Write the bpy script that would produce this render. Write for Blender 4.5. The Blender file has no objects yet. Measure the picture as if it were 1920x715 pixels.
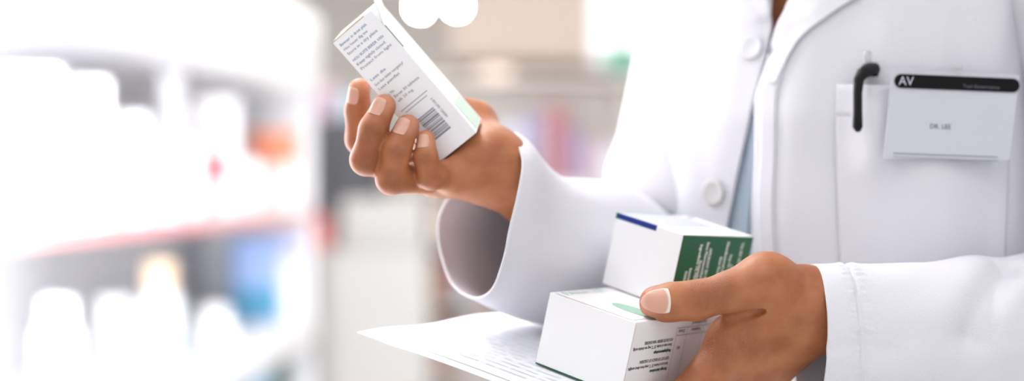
import bpy, bmesh, math, random
import numpy as np
from mathutils import Vector, Matrix, noise
from mathutils.bvhtree import BVHTree
random.seed(5)
scene = bpy.context.scene
H = 1.30                      # eye height of the camera; all measured points are relative to it
F = 2667.0
COL = scene.collection
V = np.array

def W(px, py, Y):             # a point seen at (px, py) of the 1920x715 frame at distance Y, relative to the eye
    return V([(px - 960) / F * Y, Y, -(py - 357.5) / F * Y])

# ------------------------------------------------------------------ materials
def s2l(c):
    return tuple((x / 12.92 if x <= .04045 else ((x + .055) / 1.055) ** 2.4) for x in c)
def rgb(r, g, b):
    return s2l((r / 255, g / 255, b / 255))
MATS = {}
def mat(name, col, rough=.5, spec=.5, bump=None, sss=0, emit=None, trans=0, coat=0, vary=0):
    if name in MATS: return MATS[name]
    m = bpy.data.materials.new(name); m.use_nodes = True
    nt = m.node_tree; b = nt.nodes['Principled BSDF']
    b.inputs['Base Color'].default_value = (*col, 1)
    b.inputs['Roughness'].default_value = rough
    b.inputs['Specular IOR Level'].default_value = spec
    if sss:
        b.inputs['Subsurface Weight'].default_value = sss
        b.inputs['Subsurface Radius'].default_value = (1, .4, .2)
        b.inputs['Subsurface Scale'].default_value = .004
    if trans: b.inputs['Transmission Weight'].default_value = trans
    if coat: b.inputs['Coat Weight'].default_value = coat
    if emit:
        b.inputs['Emission Color'].default_value = (*emit[0], 1)
        b.inputs['Emission Strength'].default_value = emit[1]
    tc = nt.nodes.new('ShaderNodeTexCoord')
    if vary:
        n = nt.nodes.new('ShaderNodeTexNoise'); n.inputs['Scale'].default_value = 6
        r = nt.nodes.new('ShaderNodeMix'); r.data_type = 'RGBA'
        r.inputs[6].default_value = (*col, 1)
        r.inputs[7].default_value = (*[c * (1 - vary) for c in col], 1)
        nt.links.new(tc.outputs['Object'], n.inputs['Vector'])
        nt.links.new(n.outputs['Fac'], r.inputs[0]); nt.links.new(r.outputs[2], b.inputs['Base Color'])
    if bump:
        sc, st, dist = bump
        n = nt.nodes.new('ShaderNodeTexNoise'); n.inputs['Scale'].default_value = sc; n.inputs['Detail'].default_value = 4
        bp = nt.nodes.new('ShaderNodeBump'); bp.inputs['Strength'].default_value = st; bp.inputs['Distance'].default_value = dist
        nt.links.new(tc.outputs['Object'], n.inputs['Vector'])
        nt.links.new(n.outputs['Fac'], bp.inputs['Height']); nt.links.new(bp.outputs['Normal'], b.inputs['Normal'])
    MATS[name] = m
    return m

card = mat('white_card', rgb(243, 242, 244), .45, .4, (300, .04, .0004))
card_in = mat('card_edge', rgb(205, 180, 160), .8, .2)
green_ink = mat('green_ink', rgb(22, 98, 58), .38, .5)
dark_green_ink = mat('dark_green_ink', rgb(28, 82, 55), .5, .4)
pale_green_ink = mat('pale_green_ink', rgb(152, 196, 172), .4, .5)
mint_ink = mat('mint_ink', rgb(196, 224, 204), .5, .4)
navy_ink = mat('navy_ink', rgb(22, 46, 130), .4, .5)
lilac_ink = mat('lilac_ink', rgb(190, 194, 216), .35, .5)
black_ink = mat('black_ink', rgb(70, 58, 62), .6, .3)
grey_ink = mat('grey_ink', rgb(140, 140, 150), .6, .3)
blue_ink = mat('blue_grey_ink', rgb(120, 135, 175), .6, .3)
white_ink = mat('white_ink', rgb(225, 238, 228), .5, .4)
faint_ink = mat('faint_ink', rgb(226, 232, 240), .6, .3)
paper_m = mat('paper', rgb(246, 246, 250), .7, .25, (60, .05, .001))
coat_m = mat('coat_cotton', rgb(221, 220, 226), .85, .2, (900, .5, .0008), vary=.02)
shirt_m = mat('shirt_cotton', rgb(206, 224, 240), .85, .2, (500, .3, .001), vary=.25)
button_m = mat('button_pearl', rgb(226, 224, 226), .3, .5)
black_pl = mat('black_plastic', rgb(10, 10, 12), .45, .25)
badge_bar = mat('badge_bar_black', rgb(16, 13, 13), .55, .15)
badge_pl = mat('badge_plastic', rgb(200, 200, 210), .35, .5, coat=.3)
badge_card = mat('badge_card', rgb(222, 222, 232), .5, .4)
clear_pl = mat('clear_plastic', rgb(225, 225, 230), .12, .6, trans=.6)
metal_m = mat('steel', rgb(190, 190, 195), .3, .6)
trouser_m = mat('trouser_cloth', rgb(52, 60, 82), .9, .2)
shoe_m = mat('shoe_leather', rgb(30, 28, 28), .4, .5)
hair_m = mat('hair', rgb(28, 20, 18), .5, .4)

# ------------------------------------------------------------------ object helpers
def mesh_obj(name, verts, faces, m, parent=None, origin=None, smooth=True, mats=None, fmat=None):
    """verts relative to the eye; stored about an origin; parents are never rotated"""
    verts = np.asarray(verts, float) + V([0, 0, H])
    if origin is None:
        origin = V([(verts[:, 0].min() + verts[:, 0].max()) / 2, (verts[:, 1].min() + verts[:, 1].max()) / 2, verts[:, 2].min()])
    else: origin = V(origin, float) if not isinstance(origin, np.ndarray) else origin
    me = bpy.data.meshes.new(name)
    me.from_pydata((verts - origin).tolist(), [], [tuple(int(i) for i in f) for f in faces])
    for mm in (mats or [m]): me.materials.append(mm)
    if fmat is not None: me.polygons.foreach_set('material_index', fmat)
    if smooth: me.polygons.foreach_set('use_smooth', [True] * len(me.polygons))
    me.update()
    o = bpy.data.objects.new(name, me); COL.objects.link(o)
    o.location = Vector(origin)
    if parent is not None:
        o.parent = parent; o.location = Vector(origin) - world_loc(parent)
    return o
def world_loc(o):
    l = o.location.copy()
    while o.parent: o = o.parent; l = l + o.location
    return l
def tag(o, label=None, cat=None, group=None, kind=None):
    if label: o['label'] = label
    if cat: o['category'] = cat
    if group: o['group'] = group
    if kind: o['kind'] = kind
    return o
def bm_obj(name, bm, m, parent=None, smooth=False, fix=True):
    if fix: bmesh.ops.recalc_face_normals(bm, faces=bm.faces)
    bm.verts.ensure_lookup_table(); bm.verts.index_update()
    vs = [tuple(v.co) for v in bm.verts]; fs = [[v.index for v in f.verts] for f in bm.faces]
    bm.free()
    return mesh_obj(name, vs, fs, m, parent, smooth=smooth)
def frame_box(o, ux, uy, uz, lx, ly, lz, bev=.0004, seg=2):
    """bmesh box from corner o along unit axes ux, uy, uz"""
    bm = bmesh.new(); vs = []
    for k in (0, 1):
        for j in (0, 1):
            for i in (0, 1):
                vs.append(bm.verts.new(V(o) + V(ux) * lx * i + V(uy) * ly * j + V(uz) * lz * k))
    for q in ((0, 1, 3, 2), (4, 6, 7, 5), (0, 4, 5, 1), (2, 3, 7, 6), (0, 2, 6, 4), (1, 5, 7, 3)):
        bm.faces.new([vs[a] for a in q])
    if bev: bmesh.ops.bevel(bm, geom=list(bm.edges), offset=bev, segments=seg, affect='EDGES', profile=.6)
    return bm
X3, Y3, Z3 = V([1., 0, 0]), V([0, 1., 0]), V([0, 0, 1.])
def abox(x0, x1, y0, y1, z0, z1, bev=.003):
    return frame_box((x0, y0, z0), X3, Y3, Z3, x1 - x0, y1 - y0, z1 - z0, bev)
def poly_plate(name, o, ux, uy, n, pts, m, parent, thick=.00008, off=.00006):
    """flat polygon (pts in metres along ux, uy from o) lifted off by off, given a thickness"""
    o = V(o); P = [o + ux * a + uy * b + n * (off + thick) for a, b in pts]
    Q = [o + ux * a + uy * b + n * off for a, b in pts]
    k = len(pts)
    fs = [list(range(k)), list(range(2 * k - 1, k - 1, -1))] + [[i, k + i, k + (i + 1) % k, (i + 1) % k] for i in range(k)]
    return mesh_obj(name, P + Q, fs, m, parent, smooth=False)
def rect(x0, y0, x1, y1): return [(x0, y0), (x1, y0), (x1, y1), (x0, y1)]
TXT = {}
def text_geo(s, size, bold=0):
    k = (s, size, bold)
    if k in TXT: return TXT[k]
    cu = bpy.data.curves.new('t', 'FONT'); cu.body = s; cu.size = size; cu.resolution_u = 2; cu.offset = bold
    ob = bpy.data.objects.new('t', cu); COL.objects.link(ob)
    bpy.context.view_layer.update()
    me = bpy.data.meshes.new_from_object(ob.evaluated_get(bpy.context.evaluated_depsgraph_get()))
    vs = [tuple(v.co) for v in me.vertices]; fs = [list(p.vertices) for p in me.polygons]
    bpy.data.objects.remove(ob); bpy.data.curves.remove(cu); bpy.data.meshes.remove(me)
    TXT[k] = (vs, fs); return TXT[k]
def print_text(name, items, o, right, up, n, m, parent, off=.0002, bold=0, fit=False):
    """items: (string, a, b, size[, xscale]) baseline starts at o + right*a + up*b; one mesh"""
    vs, fs = [], []
    for it in items:
        s, a, b, size = it[:4]; xs = it[4] if len(it) > 4 else 1
        tv, tf = text_geo(s, size, bold); k = len(vs)
        if fit: xs = xs / max(p[0] for p in tv)          # xs is the wanted width
        for p in tv: vs.append(V(o) + right * (a + p[0] * xs) + up * (b + p[1]) + n * off)
        for f in tf: fs.append([i + k for i in f])
    return mesh_obj(name, vs, fs, m, parent, smooth=False)
def bars(name, lst, o, ux, uy, n, m, parent, off=.00015):
    vs, fs = [], []
    for (x0, y0, x1, y1) in lst:
        k = len(vs)
        for a, b in rect(x0, y0, x1, y1): vs.append(V(o) + ux * a + uy * b + n * off)
        fs.append([k, k + 1, k + 2, k + 3])
    return mesh_obj(name, vs, fs, m, parent, smooth=False)
def rot(r):
    r = V(r); th = np.linalg.norm(r); k = r / th
    K = V([[0, -k[2], k[1]], [k[2], 0, -k[0]], [-k[1], k[0], 0]])
    return np.eye(3) + np.sin(th) * K + (1 - np.cos(th)) * K @ K
def nrm(v): v = V(v, float) if not isinstance(v, np.ndarray) else v; return v / np.linalg.norm(v)
def catmull(P, n):
    P = [V(p, float) if not isinstance(p, np.ndarray) else p for p in P]
    Q = [2 * P[0] - P[1]] + P + [2 * P[-1] - P[-2]]; out = []
    m = len(P) - 1
    for i in range(n + 1):
        t = i / n * m; k = min(int(t), m - 1); u = t - k
        a, b, c, d = Q[k:k + 4]
        out.append(.5 * ((2 * b) + (c - a) * u + (2 * a - 5 * b + 4 * c - d) * u * u + (3 * b - a - 3 * c + d) * u ** 3))
    return out

# ------------------------------------------------------------------ the stack of boxes
R = rot([0.06893421, 0.23294436, -0.64607049]); u1, v1, n1 = R.T
T1 = V([.0723, .83, -.0771])                       # front right top corner of the lower carton
w1, d1, h1 = .0635, .110, .0453
a2 = -.12517657
u2 = u1 * np.cos(a2) + v1 * np.sin(a2); v2 = -u1 * np.sin(a2) + v1 * np.cos(a2); n2 = n1
O2 = T1 + u1 * -.0143097 + v1 * .0582112
w2, d2, h2 = .055, .0762, .0472
BOXES = []                                          # for carving the hands: (centre, axes, half sizes)
def reg(o, ux, uy, uz, lx, ly, lz):
    BOXES.append((V(o) + ux * lx / 2 + uy * ly / 2 + uz * lz / 2, V([ux, uy, uz]), V([lx, ly, lz]) / 2))
B1o = T1 - u1 * w1 - n1 * h1
reg(B1o, u1, v1, n1, w1, d1, h1)
o2 = O2 - u2 * w2
reg(o2 + n1 * .0012, u2, v2, n2, w2, d2, h2)

# lower carton
box1 = bm_obj('medicine_box', frame_box(B1o, u1, v1, n1, w1, d1, h1, .0005), card)
tag(box1, 'larger white medicine carton with a green oval, lying on the paper under the other carton', 'box')
# the lid: a raised flap tucked in at the front edge
lid = bm_obj('lid', frame_box(T1 - u1 * (w1 - .0025) + v1 * .0022, u1, v1, n1, w1 - .006, d1 - .004, .0004, .00015, 1), card, box1)
bars('lid_slit', [(-w1 + .004, .0012, -.004, .0019)], T1, u1, v1, n1, card_in, box1, .00012)
bars('corner_fold', [(.0002, -h1 + .001, .0005, -.001)], T1 + v1 * .0004, v1, n1, u1, card_in, box1, .0001)
ov = [(-.0176 + .0165 * math.cos(t), .0262 + .0085 * math.sin(t)) for t in np.linspace(0, 2 * math.pi, 40, endpoint=False)]
poly_plate('printed_oval', T1 + n1 * .0004, u1, v1, n1, ov, pale_green_ink, lid)
print_text('printed_brand', [('PANA VIR', .006, -.0085, .0085, 1.2)], T1 - u1 * (w1 - .0005) + n1 * .0004, v1, -u1, n1, mint_ink, lid)
bars('base_edge', [(-w1, -.0003, 0, .0008)], T1 - n1 * h1, u1, n1, -v1, dark_green_ink, box1, .0001)
# right hand face, its text upside down: reading direction is -v, letter tops point to -n
ro = T1 + v1 * .0 - n1 * h1
end = .0475; S = .0027
blk = [('HOU BUITE BEREIK VAN KINDERS.', -end, -.0130, S, .033), ('Stoor teen of onder 25 \u00b0C weg van direkte sonlig.', -end, -.0163, S, .0445),
       ('KEEP OUT OF REACH OF CHILDREN.', -end, -.0247, S, .034), ('Store at or below 25 \u00b0C away from direct sunlight.', -end, -.0283, S, .0455)]
grn = [('Bergingsaanwysings:', -end, -.0201, S, .020), ('Storage instructions:', -end, -.0317, S, .020)]
def flip(items): return [(s, a, -b + 0.0, *r) for s, a, b, *r in items]
# from T1: along -v starts at v=end, so a is measured along -v from T1
print_text('printed_text', flip(blk), T1 - n1 * 0, -v1, -n1, u1, black_ink, box1, bold=.00005, fit=True)
print_text('printed_heading', flip(grn), T1, -v1, -n1, u1, dark_green_ink, box1, bold=.00012, fit=True)
bars('dosage_table', [(.0505, -.0072, .102, -.0069), (.0505, -.0120, .102, -.0117), (.0505, -.040, .0507, -.0069),
                      (.0630, -.040, .0632, -.0069), (.082, -.040, .0822, -.0069)], T1, v1, n1, u1, dark_green_ink, box1)
print_text('table_text', flip([('Dosis', -.0600, -.0083, .0030, .0075), ('01', -.0580, -.0190, .0028, .003), ('Tablette', -.080, -.0083, .0030, .012)]), T1, -v1, -n1, u1, black_ink, box1, bold=.00006, fit=True)
print_text('table_title', flip([('DOSERING', -.0850, -.0030, .0034, .018)]), T1, -v1, -n1, u1, dark_green_ink, box1, bold=.0001, fit=True)

# upper carton
box2 = bm_obj('medicine_box', frame_box(o2 + n1 * .0012, u2, v2, n2, w2, d2, h2, .0005), card)
tag(box2, 'smaller white medicine carton with a dark green side, stacked on the bigger carton', 'box')
t2 = O2 + n1 * (.0012 + h2)                          # front right top corner
poly_plate('side_panel', t2, v2, n2, u2, rect(.0004, -h2, d2 - .0004, -.0006), green_ink, box2)
gt = [('APPLIKANT EN VERVAARDIGER', .0085, .0305, .0030), ('Sans Pharmaceuticals (Edms) Bpk', .0045, .0265, .0030),
      ('Bompaniestraat 12, Port', .0165, .0225, .0030), ('Ingredient 10, New Road', .0060, .0200, .0030),
      ('Innova St, Gauteng', .0215, .0140, .0030), ('PHARMACARE BEPERK', .0235, .0098, .0030),
      ('Manufactured in the', .0040, .0480, .0030), ('Sans Road, No 5', .0140, .0435, .0030),
      ('Reg. Nr. 27/2.8', .0125, .0540, .0026), ('A1 1452', .0195, .0575, .0026), ('Tel. 021 557 0043', .0045, .0640, .0028)]
print_text('printed_text', [(s, a, b, z * 1.15, min(h2 - a - .002, .92 * max(p[0] for p in text_geo(s, z * 1.15)[0]))) for s, a, b, z in gt], t2, -n2, v2, u2, white_ink, box2, .00025, bold=.00022, fit=True)
poly_plate('navy_strip', t2, u2, n2, -v2, rect(-w2, -.0033, -w2 * .385, 0.0), navy_ink, box2, .0001, .00008)
poly_plate('navy_edge', t2, u2, v2, n2, rect(-w2, -.0001, -w2 * .385, .0012), navy_ink, box2)
poly_plate('green_corner', t2, u2, n2, -v2, rect(-w2 - .0001, -.0035, -w2 + .0018, .0001), green_ink, box2, .00012, .00015)
poly_plate('lilac_panel', t2, u2, v2, n2, [(-w2 + .002, .0014), (-w2 * .385, .0014), (-w2 * .385, d2 - .012), (-w2 + .002, d2 - .012)], lilac_ink, box2)
bars('green_rule', [(-w2 + .0002, .001, -w2 + .0012, d2 - .002)], t2, u2, v2, n2, pale_green_ink, box2)
poly_plate('crest_mark', t2 + u2 * (-w2 + .006) + v2 * (d2 - .006), u2, v2, n2, [(.0025 * math.cos(t), .0035 * math.sin(t)) for t in np.linspace(0, 6.28, 14)[:-1]], blue_ink, box2)

# the sheet of paper under the cartons
pc = V([-.0950, .878, -.0838])
e1 = nrm(V([.0890, -.0590, -.0262])); e1 = nrm(e1 - n1 * (e1 @ n1)); e2 = np.cross(n1, e1); e2 = e2 if e2[1] > 0 else -e2
pc = pc - n1 * ((pc - B1o) @ n1)
L1, L2, nx, ny = (w1 + .003 - (pc - B1o) @ u1) / (e1 @ u1), .175, 46, 34
pv, pf = [], []
for side in (0, 1):
    for j in range(ny + 1):
        for i in range(nx + 1):
            a, b = i / nx * L1, j / ny * L2
            p = pc + e1 * a + e2 * b
            q = p - B1o; iu, iv = q @ u1, q @ v1
            dd = math.hypot(max(0, -iu, iu - w1), max(0, -iv, iv - d1))       # distance from the carton's footprint
            bend = -.0012 - 1.1 * min(dd, .09) ** 2 * .35 + (.0009 * math.sin(b * 60 + .4) * min(1, dd * 40))
            pv.append(p + n1 * (bend - side * .00025))
N1 = (nx + 1) * (ny + 1)
for j in range(ny):
    for i in range(nx):
        k = j * (nx + 1) + i
        pf.append([k, k + 1, k + nx + 2, k + nx + 1]); pf.append([N1 + k, N1 + k + nx + 1, N1 + k + nx + 2, N1 + k + 1])
rim = [i for i in range(nx)] + [j * (nx + 1) + nx for j in range(ny)] + [ny * (nx + 1) + i for i in range(nx, 0, -1)] + [j * (nx + 1) for j in range(ny, 0, -1)]
for k in range(len(rim)):
    a, b = rim[k], rim[(k + 1) % len(rim)]; pf.append([b, a, N1 + a, N1 + b])
paper = mesh_obj('paper_sheet', pv, pf, paper_m)
tag(paper, 'white printed sheet of paper held flat under the two stacked cartons', 'paper')
pbv = BVHTree.FromPolygons([tuple(p) for p in pv], pf)
def drape(name, items, ink):
    vs, fs = [], []
    for (a0, b0, a1, b1) in items:
        m_ = max(1, int(abs(a1 - a0) / .006))
        for q in range(m_):
            k = len(vs); x0 = a0 + (a1 - a0) * q / m_; x1 = a0 + (a1 - a0) * (q + 1) / m_
            for a, b in ((x0, b0), (x1, b0), (x1, b1), (x0, b1)):
                p = pc + e1 * a + e2 * b + n1 * .02
                h = pbv.ray_cast(Vector(p), Vector(-n1)); vs.append(V(h[0]) + n1 * .0002 if h[0] else p)
            fs.append([k, k + 1, k + 2, k + 3])
    mesh_obj(name, vs, fs, ink, paper, smooth=False)
ln = []
for r_ in range(11):
    b = .022 + r_ * .0085; a = .018
    while a < .125:
        L_ = random.uniform(.006, .02); ln.append((a, b, min(a + L_, .128), b + .0022)); a += L_ + random.uniform(.002, .006)
drape('printed_text', ln, faint_ink)
drape('ruled_line', [(.04, .0085, .13, .0090)], grey_ink)

# ------------------------------------------------------------------ carton held in the upper hand
R3 = rot([1.7770389, -0.69621382, 0.41294286]); u3, v3 = R3.T[0], R3.T[1]; n3 = -R3.T[2]      # n3 into depth
D3 = V([-.0460, .885, .0168]); w3, l3, d3 = .0317, .099, .033
reg(D3, u3, v3, n3, w3, l3, d3)
box3 = bm_obj('medicine_box', frame_box(D3, u3, v3, n3, w3, l3, d3, .0006), card)
tag(box3, 'slim white medicine carton with a barcode, held up tilted in the raised hand', 'box')
f0 = D3; fn = -n3
bl = []; y = .0125
random.seed(11)
for wd, gp in [(2.2, .5), (.5, .5), (1, .4), (.4, .4), (.9, .5), (.5, .9), (2, .6), (.4, .5), (1.2, .5), (.5, .4), (.4, 1.2), (1.1, .5), (2.3, .6), (.5, .6), (.5, 1), (1.6, .5), (.4, .4), (1, .5)]:
    bl.append((.0085, y, .0215, y + wd * .00055)); y += (wd + gp) * .00062
bars('barcode', bl, f0, u3, v3, fn, grey_ink, box3)
print_text('barcode_number', [('6 001390 124584', -.0345, .0235, .0024, .9)], f0, -v3, u3, fn, grey_ink, box3)
bars('printed_frame', [(.0040, .0395, .0255, .0399), (.006, .0372, .0235, .0376)], f0, u3, v3, fn, grey_ink, box3)
def tx(rows, ink, nm):
    print_text(nm, [(s, .0025 if len(r) < 2 else r[1], b, .0026, r[0]) for s, b, *r in rows], f0, u3, v3, fn, ink, box3, fit=True)
tx([('Bewaar in droe plek', .0935, .0215), ('HOU BUITE BEREIK VAN', .0815, .0245), ('Lees die', .0655, .0120)], blue_ink, 'printed_heading')
tx([('Hou houer dig toe', .0900, .0190), ('Store in a dry place', .0865, .0240), ('Keep tightly closed.', .0780, .0235), ('Protect from light', .0745, .0250),
    ('Soos deur dokter voorgeskryf', .0615, .0230), ('Lees pamflet', .0580, .0170), ('Reg. No.', .0520, .0075), ('Bevat 30 tablette', .0485, .0200, .0070), ('elk 50 mg', .0450, .0120, .0070)], grey_ink, 'printed_text')
bars('end_edge', [(0, l3 - .0006, w3 * .82, l3 + .0001)], f0, u3, v3, fn, card_in, box3, .0002)
# top end print and a tuck flap standing off the right edge
te = D3 + v3 * l3
poly_plate('end_panel', te, u3, n3, v3, rect(w3 * .34, .001, w3 * .80, .020), mint_ink, box3, .0001, .0001)
print_text('end_text', [('PANA', .0115, .0020, .0075, .8)], te, u3, n3, v3, green_ink, box3, .0004)
fl = bm_obj('tuck_flap', frame_box(te + u3 * (w3 - .0006) - v3 * .013 - n3 * .0003, nrm(u3 * .35 + v3 * .9 + fn * .1), n3, nrm(u3 * .93 - v3 * .35), .021, .020, .0006, .0002, 1), card, box3)
poly_plate('side_strip', D3 + u3 * w3, v3, n3, u3, rect(l3 * .70, .0006, l3 * .90, .0030), green_ink, box3, .0001, .0001)
poly_plate('side_panel', D3 + u3 * w3, v3, n3, u3, rect(.001, .006, .022, .031), mint_ink, box3, .0001, .0001)

# ------------------------------------------------------------------ signed distance modelling of the body
class SDF:
    def __init__(s): s.ops = []
    def cone(s, a, b, ra, rb, k=.006, flat=None, fk=1.0):
        """tapered round limb from a to b; flat axis scaled by fk (>1 = thinner along it)"""
        s.ops.append(('c', V(a, float), V(b, float), ra, rb, k, None if flat is None else nrm(flat), fk)); return s
    def ell(s, c, axes, r, k=.006):
        s.ops.append(('e', V(c, float), V(axes, float), V(r, float), k)); return s
    def group(s, g, k): s.ops.append(('g', g, k)); return s
    def groove(s, pts, width, depth): s.ops.append(('v', V(pts, float), width, depth)); return s
    def carve(s, gap=.0003, boxes=None, k=.0015): s.ops.append(('b', gap, boxes or BOXES, k)); return s
    def cut(s, p, n): s.ops.append(('p', V(p, float), V(n, float))); return s
    def bounds(s):
        lo, hi = V([9.] * 3), V([-9.] * 3)
        for o in s.ops:
            if o[0] == 'c':
                for p, r in ((o[1], o[3]), (o[2], o[4])): lo = np.minimum(lo, p - r); hi = np.maximum(hi, p + r)
            elif o[0] == 'e': r = o[3].max(); lo = np.minimum(lo, o[1] - r); hi = np.maximum(hi, o[1] + r)
            elif o[0] == 'g': l, h = o[1].bounds(); lo = np.minimum(lo, l); hi = np.maximum(hi, h)
        return lo, hi
    def grid(s, lo, res, shape):
        D = np.full(shape, 1.0, np.float32)
        ax = [lo[i] + res * np.arange(shape[i]) for i in range(3)]
        def sub(l, h):
            i0 = [max(0, int((l[i] - lo[i]) / res)) for i in range(3)]; i1 = [min(shape[i], int((h[i] - lo[i]) / res) + 2) for i in range(3)]
            if any(i1[i] <= i0[i] for i in range(3)): return None
            sl = tuple(slice(i0[i], i1[i]) for i in range(3))
            return sl, (ax[0][sl[0]][:, None, None], ax[1][sl[1]][None, :, None], ax[2][sl[2]][None, None, :])
        def smin(a, b, k):
            h = np.maximum(k - np.abs(a - b), 0) / k
            return np.minimum(a, b) - h * h * k * .25
        for o in s.ops:
            if o[0] == 'c':
                _, a, b, ra, rb, k, fl, fk = o
                pad = max(ra, rb) + max(k * 1.5, 4 * res)
                r = sub(np.minimum(a, b) - pad, np.maximum(a, b) + pad)
                if r is None: continue
                sl, (x, y, z) = r; d = b - a; L = d @ d + 1e-12
                x, y, z = x - a[0], y - a[1], z - a[2]
                h = np.clip((x * d[0] + y * d[1] + z * d[2]) / L, 0, 1)
                qx, qy, qz = x - h * d[0], y - h * d[1], z - h * d[2]
                q2 = qx * qx + qy * qy + qz * qz
                if fl is not None:
                    e = qx * fl[0] + qy * fl[1] + qz * fl[2]
                    q2 = q2 + e * e * (fk * fk - 1)
                dist = np.sqrt(q2) - (ra + (rb - ra) * (h * h * (3 - 2 * h) * .4 + h * .6))
                if fl is not None: dist = dist / (1 + (fk - 1) * .5)
                D[sl] = smin(D[sl], dist, k)
            elif o[0] == 'e':
                _, c, A, rr, k = o
                pad = rr.max() + max(k * 1.5, 4 * res); r = sub(c - pad, c + pad)
                if r is None: continue
                sl, (x, y, z) = r; x, y, z = x - c[0], y - c[1], z - c[2]
                t = 0; t2_ = 0
                for i in range(3):
                    e = (x * A[i][0] + y * A[i][1] + z * A[i][2]); t = t + (e / rr[i]) ** 2; t2_ = t2_ + (e / rr[i] ** 2) ** 2
                k0 = np.sqrt(t); k1 = np.sqrt(t2_) + 1e-9
                D[sl] = smin(D[sl], k0 * (k0 - 1) / k1, k)
            elif o[0] == 'g':
                l, h = o[1].bounds(); pad = max(o[2] * 1.5, 5 * res); r = sub(l - pad, h + pad)
                sl, (x, y, z) = r
                G = o[1].grid(V([x.flat[0], y.flat[0], z.flat[0]]), res, D[sl].shape)
                D[sl] = smin(D[sl], G, o[2])
            elif o[0] == 'v':
                _, P, wd, dp = o
                r = sub(P.min(0) - 3 * wd, P.max(0) + 3 * wd)
                if r is None: continue
                sl, (x, y, z) = r; m = 1e9
                for a, b in zip(P[:-1], P[1:]):
                    d = b - a; L = d @ d + 1e-12
                    h = np.clip(((x - a[0]) * d[0] + (y - a[1]) * d[1] + (z - a[2]) * d[2]) / L, 0, 1)
                    m = np.minimum(m, (x - a[0] - h * d[0]) ** 2 + (y - a[1] - h * d[1]) ** 2 + (z - a[2] - h * d[2]) ** 2)
                D[sl] += (dp * np.exp(-m / (wd * wd))).astype(np.float32)
            elif o[0] == 'b':
                for c, A, hs in o[2]:
                    rr = np.linalg.norm(hs) + .006; r = sub(c - rr, c + rr)
                    if r is None: continue
                    sl, (x, y, z) = r; x, y, z = x - c[0], y - c[1], z - c[2]
                    q = [np.abs(x * A[i][0] + y * A[i][1] + z * A[i][2]) - hs[i] for i in range(3)]
                    out = np.sqrt(sum(np.maximum(a, 0) ** 2 for a in q)) + np.minimum(np.maximum(np.maximum(q[0], q[1]), q[2]), 0)
                    g = o[1] - out                              # positive inside box+gap
                    a_ = D[sl]; k = o[3]; h = np.maximum(k - np.abs(a_ - g), 0) / k
                    D[sl] = np.maximum(a_, g) + h * h * k * .25
            elif o[0] == 'p':
                x, y, z = ax[0][:, None, None], ax[1][None, :, None], ax[2][None, None, :]
                D = np.maximum(D, (x - o[1][0]) * o[2][0] + (y - o[1][1]) * o[2][1] + (z - o[1][2]) * o[2][2]).astype(np.float32)
        return D
    def mesh(s, res):
        lo, hi = s.bounds(); lo = lo - 4 * res; hi = hi + 4 * res
        shape = tuple(int(x) for x in np.ceil((hi - lo) / res).astype(int) + 1)
        return surface_nets(s.grid(lo, res, shape), lo, res)
def surface_nets(D, lo, res):
    S_ = D < 0
    nx, ny, nz = D.shape
    C = np.zeros((nx - 1, ny - 1, nz - 1), np.int8)
    offs = [(i, j, k) for i in (0, 1) for j in (0, 1) for k in (0, 1)]
    for i, j, k in offs: C += S_[i:nx - 1 + i, j:ny - 1 + j, k:nz - 1 + k]
    act = (C > 0) & (C < 8); idx = np.argwhere(act)
    ids = -np.ones(act.shape, np.int64); ids[act] = np.arange(len(idx))
    vals = {o: D[idx[:, 0] + o[0], idx[:, 1] + o[1], idx[:, 2] + o[2]] for o in offs}
    acc = np.zeros((len(idx), 3)); cnt = np.zeros(len(idx))
    for o in offs:
        for ax_ in range(3):
            if o[ax_]: continue
            p = list(o); p[ax_] = 1; p = tuple(p)
            a, b = vals[o], vals[p]; m = (a < 0) != (b < 0)
            t = a[m] / (a[m] - b[m]); q = np.tile(V(o, float), (m.sum(), 1)); q[:, ax_] += t
            acc[m] += q; cnt[m] += 1
    verts = lo + res * (idx + acc / cnt[:, None])
    faces = []
    for ax_ in range(3):
        o1, o2_ = [(1, 2), (2, 0), (0, 1)][ax_]
        sl0 = [slice(None)] * 3; sl1 = [slice(None)] * 3; sl0[ax_] = slice(0, -1); sl1[ax_] = slice(1, None)
        A, B = S_[tuple(sl0)], S_[tuple(sl1)]
        e = np.argwhere(A != B)
        e = e[(e[:, o1] > 0) & (e[:, o2_] > 0) & (e[:, o1] < D.shape[o1] - 1) & (e[:, o2_] < D.shape[o2_] - 1)]
        if not len(e): continue
        def cid(d1_, d2_):
            c = e.copy(); c[:, o1] += d1_; c[:, o2_] += d2_; return ids[c[:, 0], c[:, 1], c[:, 2]]
        q = np.stack([cid(-1, -1), cid(0, -1), cid(0, 0), cid(-1, 0)], 1)
        inside = A[e[:, 0], e[:, 1], e[:, 2]]
        q[~inside] = q[~inside][:, ::-1]
        faces.append(q)
    faces = np.concatenate(faces); faces = faces[(faces >= 0).all(1)]
    return verts, faces
def relax(v, f, it=2, lam=.5):
    for _ in range(it):
        acc = np.zeros_like(v); c = np.zeros(len(v))
        for i in range(4):
            a, b = f[:, i], f[:, (i + 1) % 4]
            np.add.at(acc, a, v[b]); np.add.at(c, a, 1); np.add.at(acc, b, v[a]); np.add.at(c, b, 1)
        v = v + lam * (acc / np.maximum(c, 1)[:, None] - v)
    return v

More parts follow.
